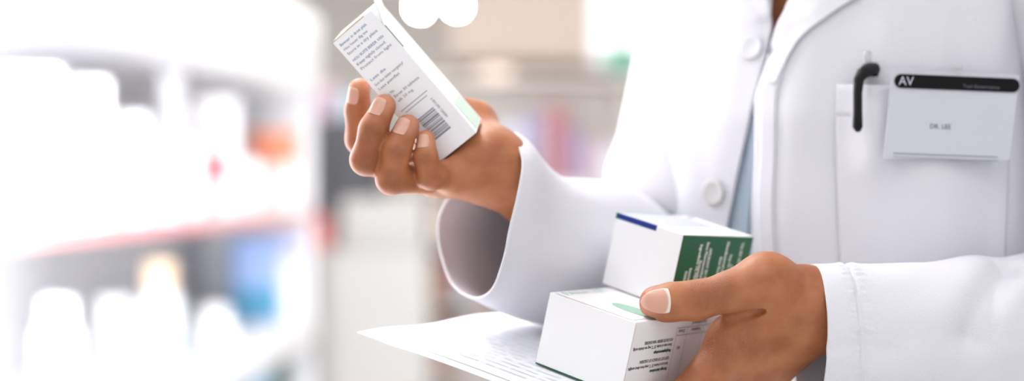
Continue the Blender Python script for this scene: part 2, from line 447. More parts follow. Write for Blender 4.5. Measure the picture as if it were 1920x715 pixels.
# ---- lower hand (the person's left), thumb on top of the carton, fingers under it
CAMD = V([0, -1., 0])
wr = W(1560, 583, .866)
L = SDF()
palm = SDF()
kn = dict(i=W(1370, 656, .862), m=W(1342, 738, .880), r=W(1338, 790, .902), p=W(1335, 835, .920))
palm.cone(W(1590, 588, .868), W(1800, 610, .885), .0195, .026, .008, flat=Y3, fk=1.15)
palm.cone(W(1530, 585, .864), W(1600, 588, .868), .0212, .0195, .010, flat=Y3, fk=1.15)
palm.cone(W(1510, 572, .865), kn['i'], .0190, .0145, .014)
palm.cone(W(1525, 582, .866), kn['m'], .0190, .0150, .014)
palm.cone(W(1522, 585, .872), kn['r'], .0170, .0130, .014)
palm.cone(W(1518, 588, .878), kn['p'], .0140, .0110, .014)
# thumb muscle and first web
cmc, mcp, ip, tip = W(1492, 552, .862), W(1437, 532, .850), W(1303, 564, .846), W(1222, 566, .8475)
palm.cone(cmc, mcp, .0155, .0145, .012)
palm.cone(mcp, W(1400, 635, .864), .0120, .0125, .014)
palm.cone(W(1430, 610, .858), W(1364, 630, .860), .0130, .0100, .012)
palm.ell(W(1440, 517, .850), [X3, Y3, Z3], (.013, .012, .0100), .012)
L.group(palm, .004)
th = SDF()
th.cone(mcp, W(1375, 547, .8465), .0142, .0118, .006)
th.cone(W(1375, 547, .8465), ip, .0120, .0113, .006)
th.cone(ip, W(1262, 566, .846), .0112, .0104, .005)
th.cone(W(1262, 566, .846), W(1229, 566, .847), .0104, .0094, .006, flat=Y3, fk=1.05)
th.ell(W(1240, 577, .850), [X3, Y3, Z3], (.0105, .0085, .0075), .006)
L.group(th, .009)
def finger(root, pip, dip, tp, r, k=.008, g=None):
    f = SDF(); f.cone(root, pip, r[0], r[1], .004); f.cone(pip, dip, r[1] * .99, r[2], .004); f.cone(dip, tp, r[2], r[3], .004)
    return f
def onb(a, b, c): return B1o + u1 * a + v1 * b + n1 * c      # carton coordinates: across, deep, up
fi = finger(kn['i'], onb(w1 + .020, .030, -.004), onb(w1 - .002, .034, -.0125), onb(w1 - .024, .036, -.0098), (.0135, .0100, .0085, .0068))
fm = finger(kn['m'], onb(w1 + .018, .052, -.010), onb(w1 - .006, .053, -.0125), onb(w1 - .030, .054, -.0105), (.0130, .0100, .0085, .0070))
fr = finger(kn['r'], onb(w1 + .014, .073, -.012), onb(w1 - .008, .072, -.0125), onb(w1 - .030, .071, -.0102), (.0120, .0095, .0080, .0068))
fp = finger(kn['p'], onb(w1 + .010, .092, -.013), onb(w1 - .008, .089, -.0120), onb(w1 - .024, .087, -.0100), (.0105, .0082, .0070, .0060))
for f in (fi, fm, fr, fp): L.group(f, .006)
# fold between thumb and index, knuckle creases
web = [W(1322, 602, .853), W(1345, 604, .848), W(1370, 601, .8445), W(1398, 592, .8425), (W(1428, 580, .8425))]
L.groove(web, .0026, .0058)
L.groove([W(1428, 580, .8425), W(1455, 569, .8455)], .0035, .0009)
L.groove([W(1278, 672, .846), W(1284, 688, .846), W(1300, 700, .846)], .0016, .0007)
L.groove([W(1318, 634, .850), W(1345, 632, .848)], .0016, .0006)
for gx in (1292, 1304, 1318, 1331): L.groove([W(gx, 535, .838), W(gx + 2, 552, .835), W(gx - 2, 575, .835)], .0009, .00022)
L.carve(.0017, k=.0012)
L.carve(.0004, [(onb(w1 / 2 - .05, .06, -.0016), V([u1, v1, n1]), V([w1 / 2 + .058, .13, .0016]))], k=.001)
res_h = .0010
lv, lf = L.mesh(res_h); lv = relax(lv, lf, 1, .5)

# ---- upper hand (the person's right), fingers curled round the slim carton
U = SDF(); up_ = SDF()
Kn = dict(i=W(772, 300, .922), m=W(792, 322, .912), r=W(822, 333, .900), p=W(852, 329, .889))
up_.cone(W(945, 330, .902), W(1010, 388, .946), .0198, .020, .012, flat=Y3, fk=1.15)
up_.cone(W(912, 312, .900), W(948, 330, .902), .0200, .0200, .010)
up_.cone(W(915, 318, .897), Kn['p'], .0175, .0110, .012)
up_.cone(W(915, 312, .902), Kn['r'], .0180, .0120, .012)
up_.cone(W(915, 308, .908), Kn['m'], .0180, .0125, .012)
up_.cone(W(915, 305, .914), Kn['i'], .0170, .0125, .012)
up_.cone(W(925, 305, .906), W(890, 232, .940), .0175, .0125, .014)
up_.cone(W(890, 232, .940), W(845, 262, .930), .0120, .0110, .012)
U.group(up_, .004)
ut = SDF(); ut.cone(W(890, 232, .940), W(838, 200, .936), .0120, .0100, .005); ut.cone(W(838, 200, .936), W(795, 168, .925), .0098, .0085, .005)
U.group(ut, .008)
UT = dict(i=(Kn['i'], W(676, 262, .903), W(671, 208, .898), W(674, 167, .893), (.0115, .0092, .0080, .0068)),
          m=(Kn['m'], W(686, 300, .867), W(700, 243, .864), W(720, 199, .867), (.0115, .0092, .0084, .0074)),
          r=(Kn['r'], W(734, 336, .865), W(743, 282, .863), W(764, 237, .867), (.0108, .0092, .0084, .0074)),
          p=(Kn['p'], W(807, 330, .871), W(798, 296, .867), W(799, 261, .870), (.0098, .0082, .0070, .0058)))
FG = SDF()
for k_ in 'imrp':
    a, b, c, d, r = UT[k_]; FG.group(finger(a, b, c, d, r), .0012)
U.group(FG, .006)
U.groove([W(828, 318, .878), W(842, 326, .874), W(850, 340, .874)], .0025, .0012)
for (x, y_, Y_) in ((697, 252, .855), (744, 288, .855), (798, 300, .859)):
    U.groove([W(x - 18, y_ - 6, Y_ + .004), W(x, y_, Y_), W(x + 15, y_ + 2, Y_ + .004)], .0014, .0004)
U.carve(.0011, k=.0012)
uv_, uf = U.mesh(.0012); uv_ = relax(uv_, uf, 1, .5)

# ---- trunk, neck, head, arms, legs (mostly under clothing)
AX = V([.25, 1.065, 0]); YAW = math.radians(45)
Ls, Fr = V([math.cos(YAW), -math.sin(YAW), 0]), V([-math.sin(YAW), -math.cos(YAW), 0])   # wearer's left, wearer's front
def B(l, f, z): return AX + Ls * l + Fr * f + Z3 * z
shR, shL = B(-.155, -.01, .185), B(.155, -.01, .185)
elR, elL = V([.150, 1.095, -.095]), V([.425, .930, -.100])
Bd = SDF()
Bd.cone(B(0, 0, -.32), B(0, 0, -.05), .100, .088, .05, flat=Fr, fk=1.15)
Bd.cone(B(0, 0, -.05), B(0, -.005, .13), .088, .098, .05, flat=Fr, fk=1.15)
Bd.cone(B(-.10, -.01, .155), B(.10, -.01, .155), .046, .046, .04)
Bd.cone(B(0, -.005, .16), B(0, .02, .33), .060, .052, .05)
Bd.ell(B(-.055, .055, .06), [Ls, Fr, Z3], (.05, .035, .05), .04); Bd.ell(B(.055, .055, .06), [Ls, Fr, Z3], (.05, .035, .05), .04)
Bd.cone(shR, elR, .034, .032, .03); Bd.cone(elR, W(1000, 380, .945), .030, .019, .03)
Bd.cone(shL, elL, .034, .032, .03); Bd.cone(elL, W(1750, 600, .880), .032, .024, .03)
hc = B(0, .045, .44)
Bd.ell(hc, [Ls, Fr, Z3], (.074, .092, .105), .03)
Bd.cone(hc + Z3 * -.03 + Fr * .03, hc + Z3 * -.085 + Fr * .062, .050, .030, .03)
Bd.cone(hc + Fr * .085 + Z3 * .005, hc + Fr * .108 + Z3 * -.025, .008, .013, .010)
for sg in (-1, 1):
    Bd.ell(hc + Ls * .076 * sg - Z3 * .01, [Ls, Fr, Z3], (.008, .018, .03), .008)
    Bd.cone(B(.085 * sg, 0, -.36), B(.095 * sg, .01, -.80), .085, .055, .04); Bd.cone(B(.095 * sg, .01, -.80), B(.10 * sg, -.01, -1.20), .055, .036, .02)
    Bd.cone(B(.10 * sg, -.02, -1.25), B(.11 * sg, .12, -1.265), .032, .025, .02)
bv_, bf_ = Bd.mesh(.009); bv_ = relax(bv_, bf_, 2, .5)

# skin material: warm brown, fine wrinkle net at the knuckles, pores
def skin_material(ORG):
    m = bpy.data.materials.new('skin'); m.use_nodes = True; nt = m.node_tree; N = nt.nodes; Lk = nt.links.new
    b = N['Principled BSDF']; tc = N.new('ShaderNodeTexCoord')
    def mth(op, a, b_=None, c=None):
        n = N.new('ShaderNodeMath'); n.operation = op
        for i, x in enumerate((a, b_, c)):
            if x is None: continue
            if isinstance(x, (int, float)): n.inputs[i].default_value = x
            else: Lk(x, n.inputs[i])
        return n.outputs[0]
    def noise_(scale, detail=3, vec=None):
        n = N.new('ShaderNodeTexNoise'); n.inputs['Scale'].default_value = scale; n.inputs['Detail'].default_value = detail
        Lk(vec or tc.outputs['Object'], n.inputs['Vector']); return n.outputs['Fac']
    def spot(p, r):
        d = N.new('ShaderNodeVectorMath'); d.operation = 'DISTANCE'; Lk(tc.outputs['Object'], d.inputs[0])
        d.inputs[1].default_value = tuple(p + V([0, 0, H]) - ORG)
        mr = N.new('ShaderNodeMapRange'); mr.interpolation_type = 'SMOOTHSTEP'
        mr.inputs[1].default_value = r; mr.inputs[2].default_value = r * .3; mr.inputs[3].default_value = 0; mr.inputs[4].default_value = 1
        Lk(d.outputs['Value'], mr.inputs[0]); return mr.outputs[0]
    masks = None
    for p, r in [(W(1316, 552, .834), .017), (W(1352, 545, .834), .016), (W(1405, 640, .850), .016), (W(1345, 660, .850), .018), (W(1285, 695, .846), .012),
                 (W(697, 248, .856), .008), (W(744, 286, .856), .008), (W(797, 298, .860), .007), (W(690, 300, .858), .009), (W(738, 335, .857), .009)]:
        s_ = spot(p, r); masks = s_ if masks is None else mth('MAXIMUM', masks, s_)
    # pinker fingertips
    tips = None
    for p, r in [(W(1212, 572, .84), .013), (W(722, 190, .862), .011), (W(765, 232, .862), .011), (W(800, 256, .864), .010), (W(674, 160, .888), .011)]:
        s_ = spot(p, r); tips = s_ if tips is None else mth('MAXIMUM', tips, s_)
    c1 = N.new('ShaderNodeMix'); c1.data_type = 'RGBA'; c1.inputs[6].default_value = (*rgb(176, 112, 72), 1); c1.inputs[7].default_value = (*rgb(154, 90, 56), 1)
    rmp = N.new('ShaderNodeMapRange'); rmp.inputs[1].default_value = .35; rmp.inputs[2].default_value = .65; Lk(noise_(55, 3), rmp.inputs[0]); Lk(rmp.outputs[0], c1.inputs[0])
    c2 = N.new('ShaderNodeMix'); c2.data_type = 'RGBA'; c2.inputs[7].default_value = (*rgb(134, 74, 46), 1)
    Lk(c1.outputs[2], c2.inputs[6]); Lk(mth('MULTIPLY', masks, .45), c2.inputs[0])
    c3 = N.new('ShaderNodeMix'); c3.data_type = 'RGBA'; c3.inputs[7].default_value = (*rgb(206, 140, 108), 1)
    Lk(c2.outputs[2], c3.inputs[6]); Lk(mth('MULTIPLY', tips, .7), c3.inputs[0])
    Lk(c3.outputs[2], b.inputs['Base Color'])
    b.inputs['Roughness'].default_value = .48; b.inputs['Specular IOR Level'].default_value = .45
    b.inputs['Subsurface Weight'].default_value = .25; b.inputs['Subsurface Radius'].default_value = (1, .35, .18); b.inputs['Subsurface Scale'].default_value = .004
    vo = N.new('ShaderNodeTexVoronoi'); vo.feature = 'DISTANCE_TO_EDGE'; vo.inputs['Scale'].default_value = 520
    mp = N.new('ShaderNodeMapping'); mp.inputs['Scale'].default_value = (1.5, 1, .8); Lk(tc.outputs['Object'], mp.inputs[0])
    wn = N.new('ShaderNodeTexNoise'); wn.inputs['Scale'].default_value = 160; Lk(mp.outputs[0], wn.inputs['Vector'])
    vm = N.new('ShaderNodeVectorMath'); vm.operation = 'MULTIPLY_ADD'; Lk(wn.outputs['Color'], vm.inputs[0]); vm.inputs[1].default_value = (.006,) * 3; Lk(mp.outputs[0], vm.inputs[2])
    Lk(vm.outputs[0], vo.inputs['Vector'])
    wr_ = mth('MULTIPLY', mth('MINIMUM', vo.outputs['Distance'], .25), mth('MULTIPLY', masks, 4.0))
    v2_ = N.new('ShaderNodeTexVoronoi'); v2_.inputs['Scale'].default_value = 1300; v2_.feature = 'DISTANCE_TO_EDGE'; Lk(tc.outputs['Object'], v2_.inputs['Vector'])
    pore = mth('MULTIPLY', v2_.outputs['Distance'], .35)
    big = mth('MULTIPLY', noise_(180, 3), .5)
    b1_ = N.new('ShaderNodeBump'); b1_.inputs['Strength'].default_value = .55; b1_.inputs['Distance'].default_value = .00035
    Lk(mth('ADD', mth('ADD', wr_, pore), big), b1_.inputs['Height']); Lk(b1_.outputs[0], b.inputs['Normal'])
    return m
ORG = V([AX[0], AX[1], 0.0])
skin = skin_material(ORG)
nb, nu = len(bv_), len(uv_)
allv = np.concatenate([bv_, uv_, lv]); allf = np.concatenate([bf_, uf + nb, lf + nb + nu])
person = mesh_obj('person', allv, allf, skin, origin=ORG)
tag(person, 'person in a white lab coat over a blue shirt holding three medicine cartons', 'person')

# nails
def nail_mat():
    m = bpy.data.materials.new('fingernail'); m.use_nodes = True; b = m.node_tree.nodes['Principled BSDF']
    b.inputs['Base Color'].default_value = (*rgb(226, 176, 160), 1); b.inputs['Roughness'].default_value = .28
    b.inputs['Subsurface Weight'].default_value = .2; b.inputs['Subsurface Scale'].default_value = .002
    at = m.node_tree.nodes.new('ShaderNodeVertexColor'); at.layer_name = 'tint'; m.node_tree.links.new(at.outputs[0], b.inputs['Base Color'])
    return m
nailm = nail_mat()
def nail(bvh, c, axis, normal, hl, ang, big=False, edge=.0003):
    axis = nrm(axis); normal = nrm(normal - axis * (normal @ axis)); side = np.cross(axis, normal)
    n_ = 33; vs, fs, cs = [], [], []
    for i in range(n_):
        for j in range(n_):
            s_ = i / (n_ - 1) * 2 - 1; t_ = j / (n_ - 1) * 2 - 1
            f_ = .42
            S2 = s_ * math.sqrt(1 - f_ * t_ * t_ / 1.0 * .5); T2 = t_ * math.sqrt(1 - f_ * s_ * s_ * .9)
            d = normal * math.cos(T2 * ang) + side * math.sin(T2 * ang)
            o_ = c + axis * S2 * hl
            h = bvh.ray_cast(Vector(o_ + d * .03), Vector(-d), .05)
            p = V(h[0]) if h[0] else o_ + d * .01
            r_ = max(abs(s_), abs(t_))
            vs.append(p + d * (edge * (1 - .9 * r_ ** 4) + .00008))
            k = 1 if s_ > .80 else 0
            base = V(rgb(214, 160, 140)); free = V(rgb(222, 176, 156)) if big else V(rgb(218, 170, 150)); lun = V(rgb(236, 214, 202)) if big else V(rgb(216, 166, 146))
            col = base
            k1_ = min(1, max(0, (s_ - .62) / .2)); col = base * (1 - k1_) + free * k1_
            k2_ = min(1, max(0, (-.78 + .2 * t_ * t_ - s_) / .12)); col = col * (1 - k2_) + lun * k2_
            cs.append(col)
    vs = V(vs)
    for _ in range(2):
        g = vs.reshape(n_, n_, 3); q = g.copy()
        q[1:-1, 1:-1] = (g[:-2, 1:-1] + g[2:, 1:-1] + g[1:-1, :-2] + g[1:-1, 2:]) / 4 * .6 + g[1:-1, 1:-1] * .4; vs = q.reshape(-1, 3)
    for i in range(n_ - 1):
        for j in range(n_ - 1):
            k = i * n_ + j; fs.append([k, k + 1, k + n_ + 1, k + n_])
    o = mesh_obj('fingernail', vs, fs, nailm, person)
    ca = o.data.color_attributes.new('tint', 'FLOAT_COLOR', 'POINT')
    for i, c_ in enumerate(cs): ca.data[i].color = (*c_, 1)
    md = o.modifiers.new('s', 'SOLIDIFY'); md.thickness = .0003; md.offset = 0
    return o
lb = BVHTree.FromPolygons(lv.tolist(), lf.tolist()); ub = BVHTree.FromPolygons(uv_.tolist(), uf.tolist())
nail(lb, W(1227, 566, .847), W(1200, 567, .847) - W(1260, 564, .847), V([-.05, -1, .12]), .0085, math.radians(44), True, .0004)
for k_, nn, hl in (('i', (-.45, -.85, .1), .0062), ('m', (-.42, -.85, -.12), .0068), ('r', (-.42, -.85, -.12), .0066), ('p', (-.25, -.95, -.05), .0052)):
    a, b, c, d, r = UT[k_]; ax_ = nrm(d - c)
    one = SDF(); one.group(finger(a, b, c, d, r), .001); q1, q2 = one.mesh(.0012); ob_ = BVHTree.FromPolygons(q1.tolist(), q2.tolist())
    nail(ob_, d - ax_ * .0030, ax_, V(nn), hl * .86, math.radians(36))
for tp, f in ((onb(w1 - .024, .036, -.0100), fi), (onb(w1 - .030, .054, -.0105), fm), (onb(w1 - .030, .071, -.0102), fr), (onb(w1 - .024, .087, -.0100), fp)):
    nail(lb, tp, -u1, -n1, .005, math.radians(45))

# ------------------------------------------------------------------ clothing
def Tsurf(phi, z, scale=1.0, off=0.0):
    a = np.interp(z, [-.85, -.4, -.1, .06, .14, .19, .235, .27], [.215, .185, .144, .143, .149, .146, .105, .072])
    b = np.interp(z, [-.85, -.4, -.1, .05, .14, .20, .235, .27], [.175, .150, .112, .122, .108, .085, .072, .066])
    a, b = a * scale + off, b * scale + off
    s_, c_ = math.sin(phi), math.cos(phi)
    e = .86
    l = a * math.copysign(abs(s_) ** e, s_); f = b * math.copysign(abs(c_) ** e, c_)
    return B(l, f, z)
def fold(phi, z):
    p = Vector((math.sin(phi) * 2.2, math.cos(phi) * 2.2, z * 1.6))
    d = noise.noise(p * 1.7) * .006 + noise.noise(Vector((phi * 2.6 + z * 1.8, z * 2.0, 3.1))) * .005
    d += noise.noise(Vector((phi * 7 - z * 5, z * 5, 7.7))) * .0018
    return d
def proj(p): return 960 + F * p[0] / p[1], 357.5 - F * p[2] / p[1]
EL = [(-400, 1370), (-250, 1405), (-100, 1443), (0, 1452), (70, 1447), (140, 1429), (224, 1408), (315, 1387), (420, 1366), (620, 1335), (900, 1300), (2600, 1120)]
ER = [(-400, 1690), (-250, 1610), (-100, 1530), (0, 1483), (56, 1461), (126, 1443), (182, 1424), (294, 1423), (392, 1418), (490, 1422), (700, 1428), (2600, 1500)]
def edge_phi(tab, z, off=0):
    lo, hi = -1.2, 1.2
    ys, xs_ = [t[0] for t in tab], [t[1] for t in tab]
    for _ in range(40):
        m = (lo + hi) / 2; x, y = proj(Tsurf(m, z, 1, off))
        if x < np.interp(y, ys, xs_): lo = m
        else: hi = m
    return (lo + hi) / 2
zs = np.concatenate([np.linspace(-.85, -.20, 26)[:-1], np.linspace(-.20, .27, 80)])
def coat_panel(sign):
    vs, fs = [], []; n_ = 120
    for z in zs:
        pe = edge_phi(EL if sign < 0 else ER, z)
        end_ = sign * (math.pi + .02)
        for j in range(n_ + 1):
            t = j / n_; t = t ** 1.15
            ph = pe + (end_ - pe) * t
            d = fold(ph, z)
            edge = math.exp(-(abs(ph - pe) / .10) ** 2)
            d = d * (1 - edge * .5) + (-.003 if sign < 0 else .002) * edge * (z < .12)
            p = Tsurf(ph, z, 1, d + .004)
            vs.append(p)
    m_ = n_ + 1
    for i in range(len(zs) - 1):
        for j in range(n_):
            k = i * m_ + j; q = [k, k + 1, k + m_ + 1, k + m_]; fs.append(q if sign > 0 else q[::-1])
    return vs, fs
va, fa = coat_panel(-1); vb, fb = coat_panel(1)
coat_v = V(va + vb); coat_f = fa + [[i + len(va) for i in f] for f in fb]
coat = mesh_obj('lab_coat', coat_v, coat_f, coat_m, person)
md = coat.modifiers.new('thick', 'SOLIDIFY'); md.thickness = .0014; md.offset = -1
cb = BVHTree.FromPolygons(coat_v.tolist(), coat_f)
def hit(px, py, off=0.0, bvh=None):
    d = Vector(nrm(W(px, py, 1.0)))
    h = (bvh or cb).ray_cast(Vector((0, 0, 0)), d)
    if h[0] is None: return None, None
    n = V(h[1]); n = n if n @ V(d) < 0 else -n
    return V(h[0]) + n * off, n
def grid_obj(name, G, m, parent, thick=.0012, origin=None):
    r_, c_ = len(G), len(G[0]); vs = [p for row in G for p in row]; fs = []
    for i in range(r_ - 1):
        for j in range(c_ - 1):
            k = i * c_ + j; fs.append([k, k + 1, k + c_ + 1, k + c_])
    o = mesh_obj(name, vs, fs, m, parent)
    if thick:
        md = o.modifiers.new('thick', 'SOLIDIFY'); md.thickness = thick; md.offset = 0
    return o
# lapels
def patch(name, inner, outer, rows, cols, off0, off1, parent, m=coat_m, puff=0.0, thick=.0014, bump=None):
    """cloth patch laid on the coat between two pixel polylines"""
    I = catmull([V([*p, 0.]) for p in inner], rows); O = catmull([V([*p, 0.]) for p in outer], rows); G = []; last = None
    for i in range(rows + 1):
        row = []
        for j in range(cols + 1):
            t = j / cols; q = I[i] * (1 - t) + O[i] * t
            of = off0 + (off1 - off0) * t + (.0075 * math.exp(-((q[0] - 1631) / 34) ** 2) / (1 + math.exp((q[1] - 335) / 16)) if bump else 0) + puff * math.sin(math.pi * t) * math.sin(math.pi * i / rows)
            p, n = hit(q[0], q[1], 0)
            if p is None: p, n = last
            last = (p, n)
            d = nrm(W(q[0], q[1], 1.0)); row.append(p - d * of)
        G.append(row)
    return grid_obj(name, G, m, parent, thick)
patch('lapel', [(1530, -100), (1483, 0), (1461, 56), (1447, 110), (1440, 155)], [(1760, -90), (1612, -8), (1552, 30), (1496, 76), (1452, 158)], 30, 14, .0015, .0032, coat, thick=.001)
patch('lapel', [(1440, -100), (1450, 0), (1449, 30), (1447, 60), (1444, 100)], [(1330, -80), (1398, -6), (1416, 22), (1428, 46), (1440, 102)], 24, 10, .0015, .0032, coat, thick=.001)
# placket edges and the breast pocket
patch('placket', [(1445, 120), (1427, 185), (1425, 290), (1420, 392), (1424, 490), (1428, 700)], [(1472, 120), (1456, 185), (1454, 290), (1450, 392), (1454, 490), (1458, 700)], 40, 5, .0012, .0012, coat)
pk = patch('breast_pocket', [(1570, 160), (1568, 250), (1570, 360), (1575, 500)], [(1896, 166), (1893, 250), (1890, 360), (1884, 500)], 44, 60, .0018, .0018, coat, puff=.006, bump=1, thick=.0008)
patch('pocket_hem', [(1569, 158), (1569, 190), (1569, 217)], [(1897, 164), (1896, 196), (1895, 222)], 6, 60, .0028, .0028, coat, puff=0.0, bump=1, thick=.0008)
def button(px, py, r, parent, m=button_m):
    p, n = hit(px, py, .0015); a = nrm(np.cross(n, Z3)); b = np.cross(n, a)
    bm = bmesh.new(); rings = [(r, 0), (r, .0006), (r * .88, .0012), (r * .75, .0008), (.0001, .0006)]; pr = None
    for rr, hh in rings:
        ring = [bm.verts.new(p + a * rr * math.cos(t) + b * rr * math.sin(t) + n * hh) for t in np.linspace(0, 2 * math.pi, 28, endpoint=False)]
        if pr:
            for i in range(28): bm.faces.new([pr[i], pr[(i + 1) % 28], ring[(i + 1) % 28], ring[i]])
        pr = ring
    o = bm_obj('button', bm, m, parent, True)
    bars_v = []
    return o
button(1410, 90, .0085, coat, coat_m); bt = button(1340, 361, .0090, coat, mat('button_grey', rgb(205, 202, 202), .35)); tag(bt, 'pearl grey coat button')
bars('buttonhole', [(-.006, -.0006, .006, .0006)], *(lambda h: (h[0], X3, Z3, h[1]))(hit(1385, 362, .0006)), grey_ink, coat)

# shirt
vs, fs, n_ = [], [], 60; zz = np.linspace(-.40, .235, 70)
gap = lambda z: np.interp(z, [-.4, .095, .14, .235], [0, .0, .16, .62])
for sign in (-1, 1):
    base = len(vs)
    for z in zz:
        pc_ = edge_phi([(y, (x + np.interp(y, [t[0] for t in ER], [t[1] for t in ER])) / 2) for y, x in EL], z) + .01
        for j in range(n_ + 1):
            ph = pc_ + sign * (gap(z) * .9 + (1.25 - gap(z)) * (j / n_))
            d = noise.noise(Vector((ph * 22, z * 4, 1.3))) * .0035 + noise.noise(Vector((ph * 9, z * 9, 4))) * .003
            vs.append(Tsurf(ph, z, .985, -.003 + d + .001 * (sign < 0)))
    m_ = n_ + 1
    for i in range(len(zz) - 1):
        for j in range(n_):
            k = base + i * m_ + j; q = [k, k + 1, k + m_ + 1, k + m_]; fs.append(q if sign > 0 else q[::-1])
shirt = mesh_obj('shirt', vs, fs, shirt_m, person)
shirt.modifiers.new('thick', 'SOLIDIFY').thickness = .001
# trousers and shoes, below the frame
tr = SDF()
tr.cone(B(0, 0, -.30), B(0, 0, -.40), .125, .13, .04, flat=Fr, fk=1.2)
for sg in (-1, 1):
    tr.cone(B(.085 * sg, 0, -.38), B(.095 * sg, .01, -.80), .100, .075, .04); tr.cone(B(.095 * sg, .01, -.80), B(.10 * sg, -.01, -1.21), .075, .062, .03)
tv, tf = tr.mesh(.010); mesh_obj('trousers', relax(tv, tf, 2), tf, trouser_m, person)
for sg in (-1, 1):
    sh = SDF(); sh.cone(B(.10 * sg, -.035, -1.258), B(.11 * sg, .135, -1.27), .040, .034, .02); sh.cone(B(.10 * sg, -.02, -1.25), B(.10 * sg, -.02, -1.20), .042, .044, .02)
    sh.cut((0, 0, -1.2995), (0, 0, -1.)); tv, tf = sh.mesh(.006); mesh_obj('shoe', relax(tv, tf, 1), tf, shoe_m, person)
hr = SDF(); hr.ell(hc + Z3 * .018 - Fr * .02, [Ls, Fr, Z3], (.088, .100, .112), .02); hr.ell(hc - Fr * .10 + Z3 * .03, [Ls, Fr, Z3], (.05, .05, .05), .03)
hr.cut(hc + Fr * .045 + Z3 * -.02, nrm(Fr * .9 - Z3 * .55)); tv, tf = hr.mesh(.007); mesh_obj('hair', relax(tv, tf, 1), tf, hair_m, person)
for sg in (-1, 1):
    e = SDF(); e.ell(hc + Ls * .031 * sg + Fr * .082 + Z3 * .012, [Ls, Fr, Z3], (.013, .009, .007), .005); tv, tf = e.mesh(.002)
    mesh_obj('eye', tv, tf, mat('eye_white', rgb(235, 232, 228), .3), person)

# sleeves: lofts over rings
NS = 64
def ellipse_ring(c, t, up, ru, rs):
    t = nrm(t); upv = nrm(up - t * (up @ t)); sd = np.cross(t, upv)
    return [c + upv * ru * math.cos(a) + sd * rs * math.sin(a) for a in np.linspace(0, 2 * math.pi, NS, endpoint=False)]
def loft(rings, per, disp=None):
    K = []
    arr = V(rings)                                            # R x NS x 3
    total = per * (len(rings) - 1)
    out = catmull([a for a in arr], total)
    out = V(out)
    if disp:
        nr = out.shape[0]; res_ = out.copy()
        for i in range(nr):
            c = out[i].mean(0)
            for j in range(NS):
                dn = nrm(out[i, j] - c); res_[i, j] = out[i, j] + dn * disp(i / (nr - 1), j / NS, out[i, j])
        out = res_
    vs = out.reshape(-1, 3); fs = []
    for i in range(out.shape[0] - 1):
        for j in range(NS):
            a = i * NS + j; b = i * NS + (j + 1) % NS; fs.append([a, b, b + NS, a + NS])
    return vs, fs
def densify(out_v, out_f): return out_v, out_f
# near sleeve (person's left arm)
NS = 220
LR = []
for (px, top, Y_, rz, ry, lean) in [(1538, 501, .868, .0440, .0350, .4), (1603, 499, .870, .0450, .036, .3), (1700, 497, .873, .0465, .038, .15), (1775, 494, .878, .0475, .040, .05),
                              (1860, 478, .884, .0520, .044, 0), (1925, 482, .892, .0530, .048, 0), (2040, 470, .905, .058, .052, 0)]:
    cz = W(px, top, Y_)[2] - rz; c = V([(px - 960) / F * (Y_ - ry * .8), Y_, cz])
    LR.append(ellipse_ring(c, V([1, .12 - lean * .1, -lean * .10]), Z3, rz, ry))
up3 = lambda a, b: nrm(a - b)
LR.append(ellipse_ring(V([.418, .925, -.105]), V([.9, .25, .55]), V([-.5, 0, .9]), .066, .056))
LR.append(ellipse_ring(V([.425, .935, -.02]), V([0, .05, 1]), V([-1, 0, 0]), .060, .058))
LR.append(ellipse_ring(V([.400, .944, .08]), V([-.15, .02, 1]), V([-1, 0, 0]), .060, .060))
LR.append(ellipse_ring(V([.375, .955, .185]), V([-.6, .25, .8]), V([-.8, 0, -.6]), .068, .062))
LR.append(ellipse_ring(B(.105, -.01, .205), V([-.8, .6, .3]), V([-.3, 0, -.9]), .060, .055))
CRE = [([W(1890, 492, .872), W(1866, 530, .854), W(1840, 575, .846), W(1822, 628, .843)], .0095, -.0075),
       ([W(1925, 530, .856), W(1890, 590, .845), W(1870, 640, .843)], .014, .0035),
       ([W(1835, 505, .845), W(1800, 560, .838), W(1760, 610, .836)], .014, .003),
       ([W(1690, 640, .832), W(1760, 620, .834), W(1850, 640, .838)], .009, -.0018),
       ([W(1625, 650, .832), W(1680, 660, .832)], .006, -.0015),
       ([W(1560, 655, .832), W(1600, 648, .832)], .004, -.0012),
       ([W(1640, 560, .836), W(1720, 590, .834)], .014, -.0012)]
def pdist(p, P):
    m = 9
    for a, b in zip(P[:-1], P[1:]):
        d = b - a; h = min(1, max(0, (p - a) @ d / (d @ d))); m = min(m, np.linalg.norm(p - a - h * d))
    return m
seamx = W(1608, 500, .84)[0]
def dl(s, t, p):
    d = 0
    if p[0] < .40:
        for P, w_, a_ in CRE:
            q = pdist(p, P)
            if q < 4 * w_: d += a_ * math.exp(-(q / w_) ** 2)
    # hem seam: shallow groove with puckers
    sx = p[0] - (seamx + (p[2] + .05) * -.06)
    pk_ = noise.noise(Vector((t * 95, 1, 2)))
    d += -.0009 * math.exp(-(sx / .0014) ** 2) * (1 + 1.6 * pk_) + .0011 * math.exp(-((sx + .0035) / .0028) ** 2) * (pk_ * 1.4) + .0009 * math.exp(-((sx - .0040) / .0035) ** 2) * (pk_ * 1.5 + .4)
    if p[0] < seamx: d += .0008
    d += noise.noise(Vector((p[0] * 18, p[1] * 14, p[2] * 16))) * .0022 + noise.noise(Vector((p[0] * 60, p[1] * 50, p[2] * 70))) * .0005
    return d
sv, sf = loft(LR, 26, dl)
slL = mesh_obj('sleeve', sv, sf, coat_m, coat)
md = slL.modifiers.new('thick', 'SOLIDIFY'); md.thickness = .0016; md.offset = -1
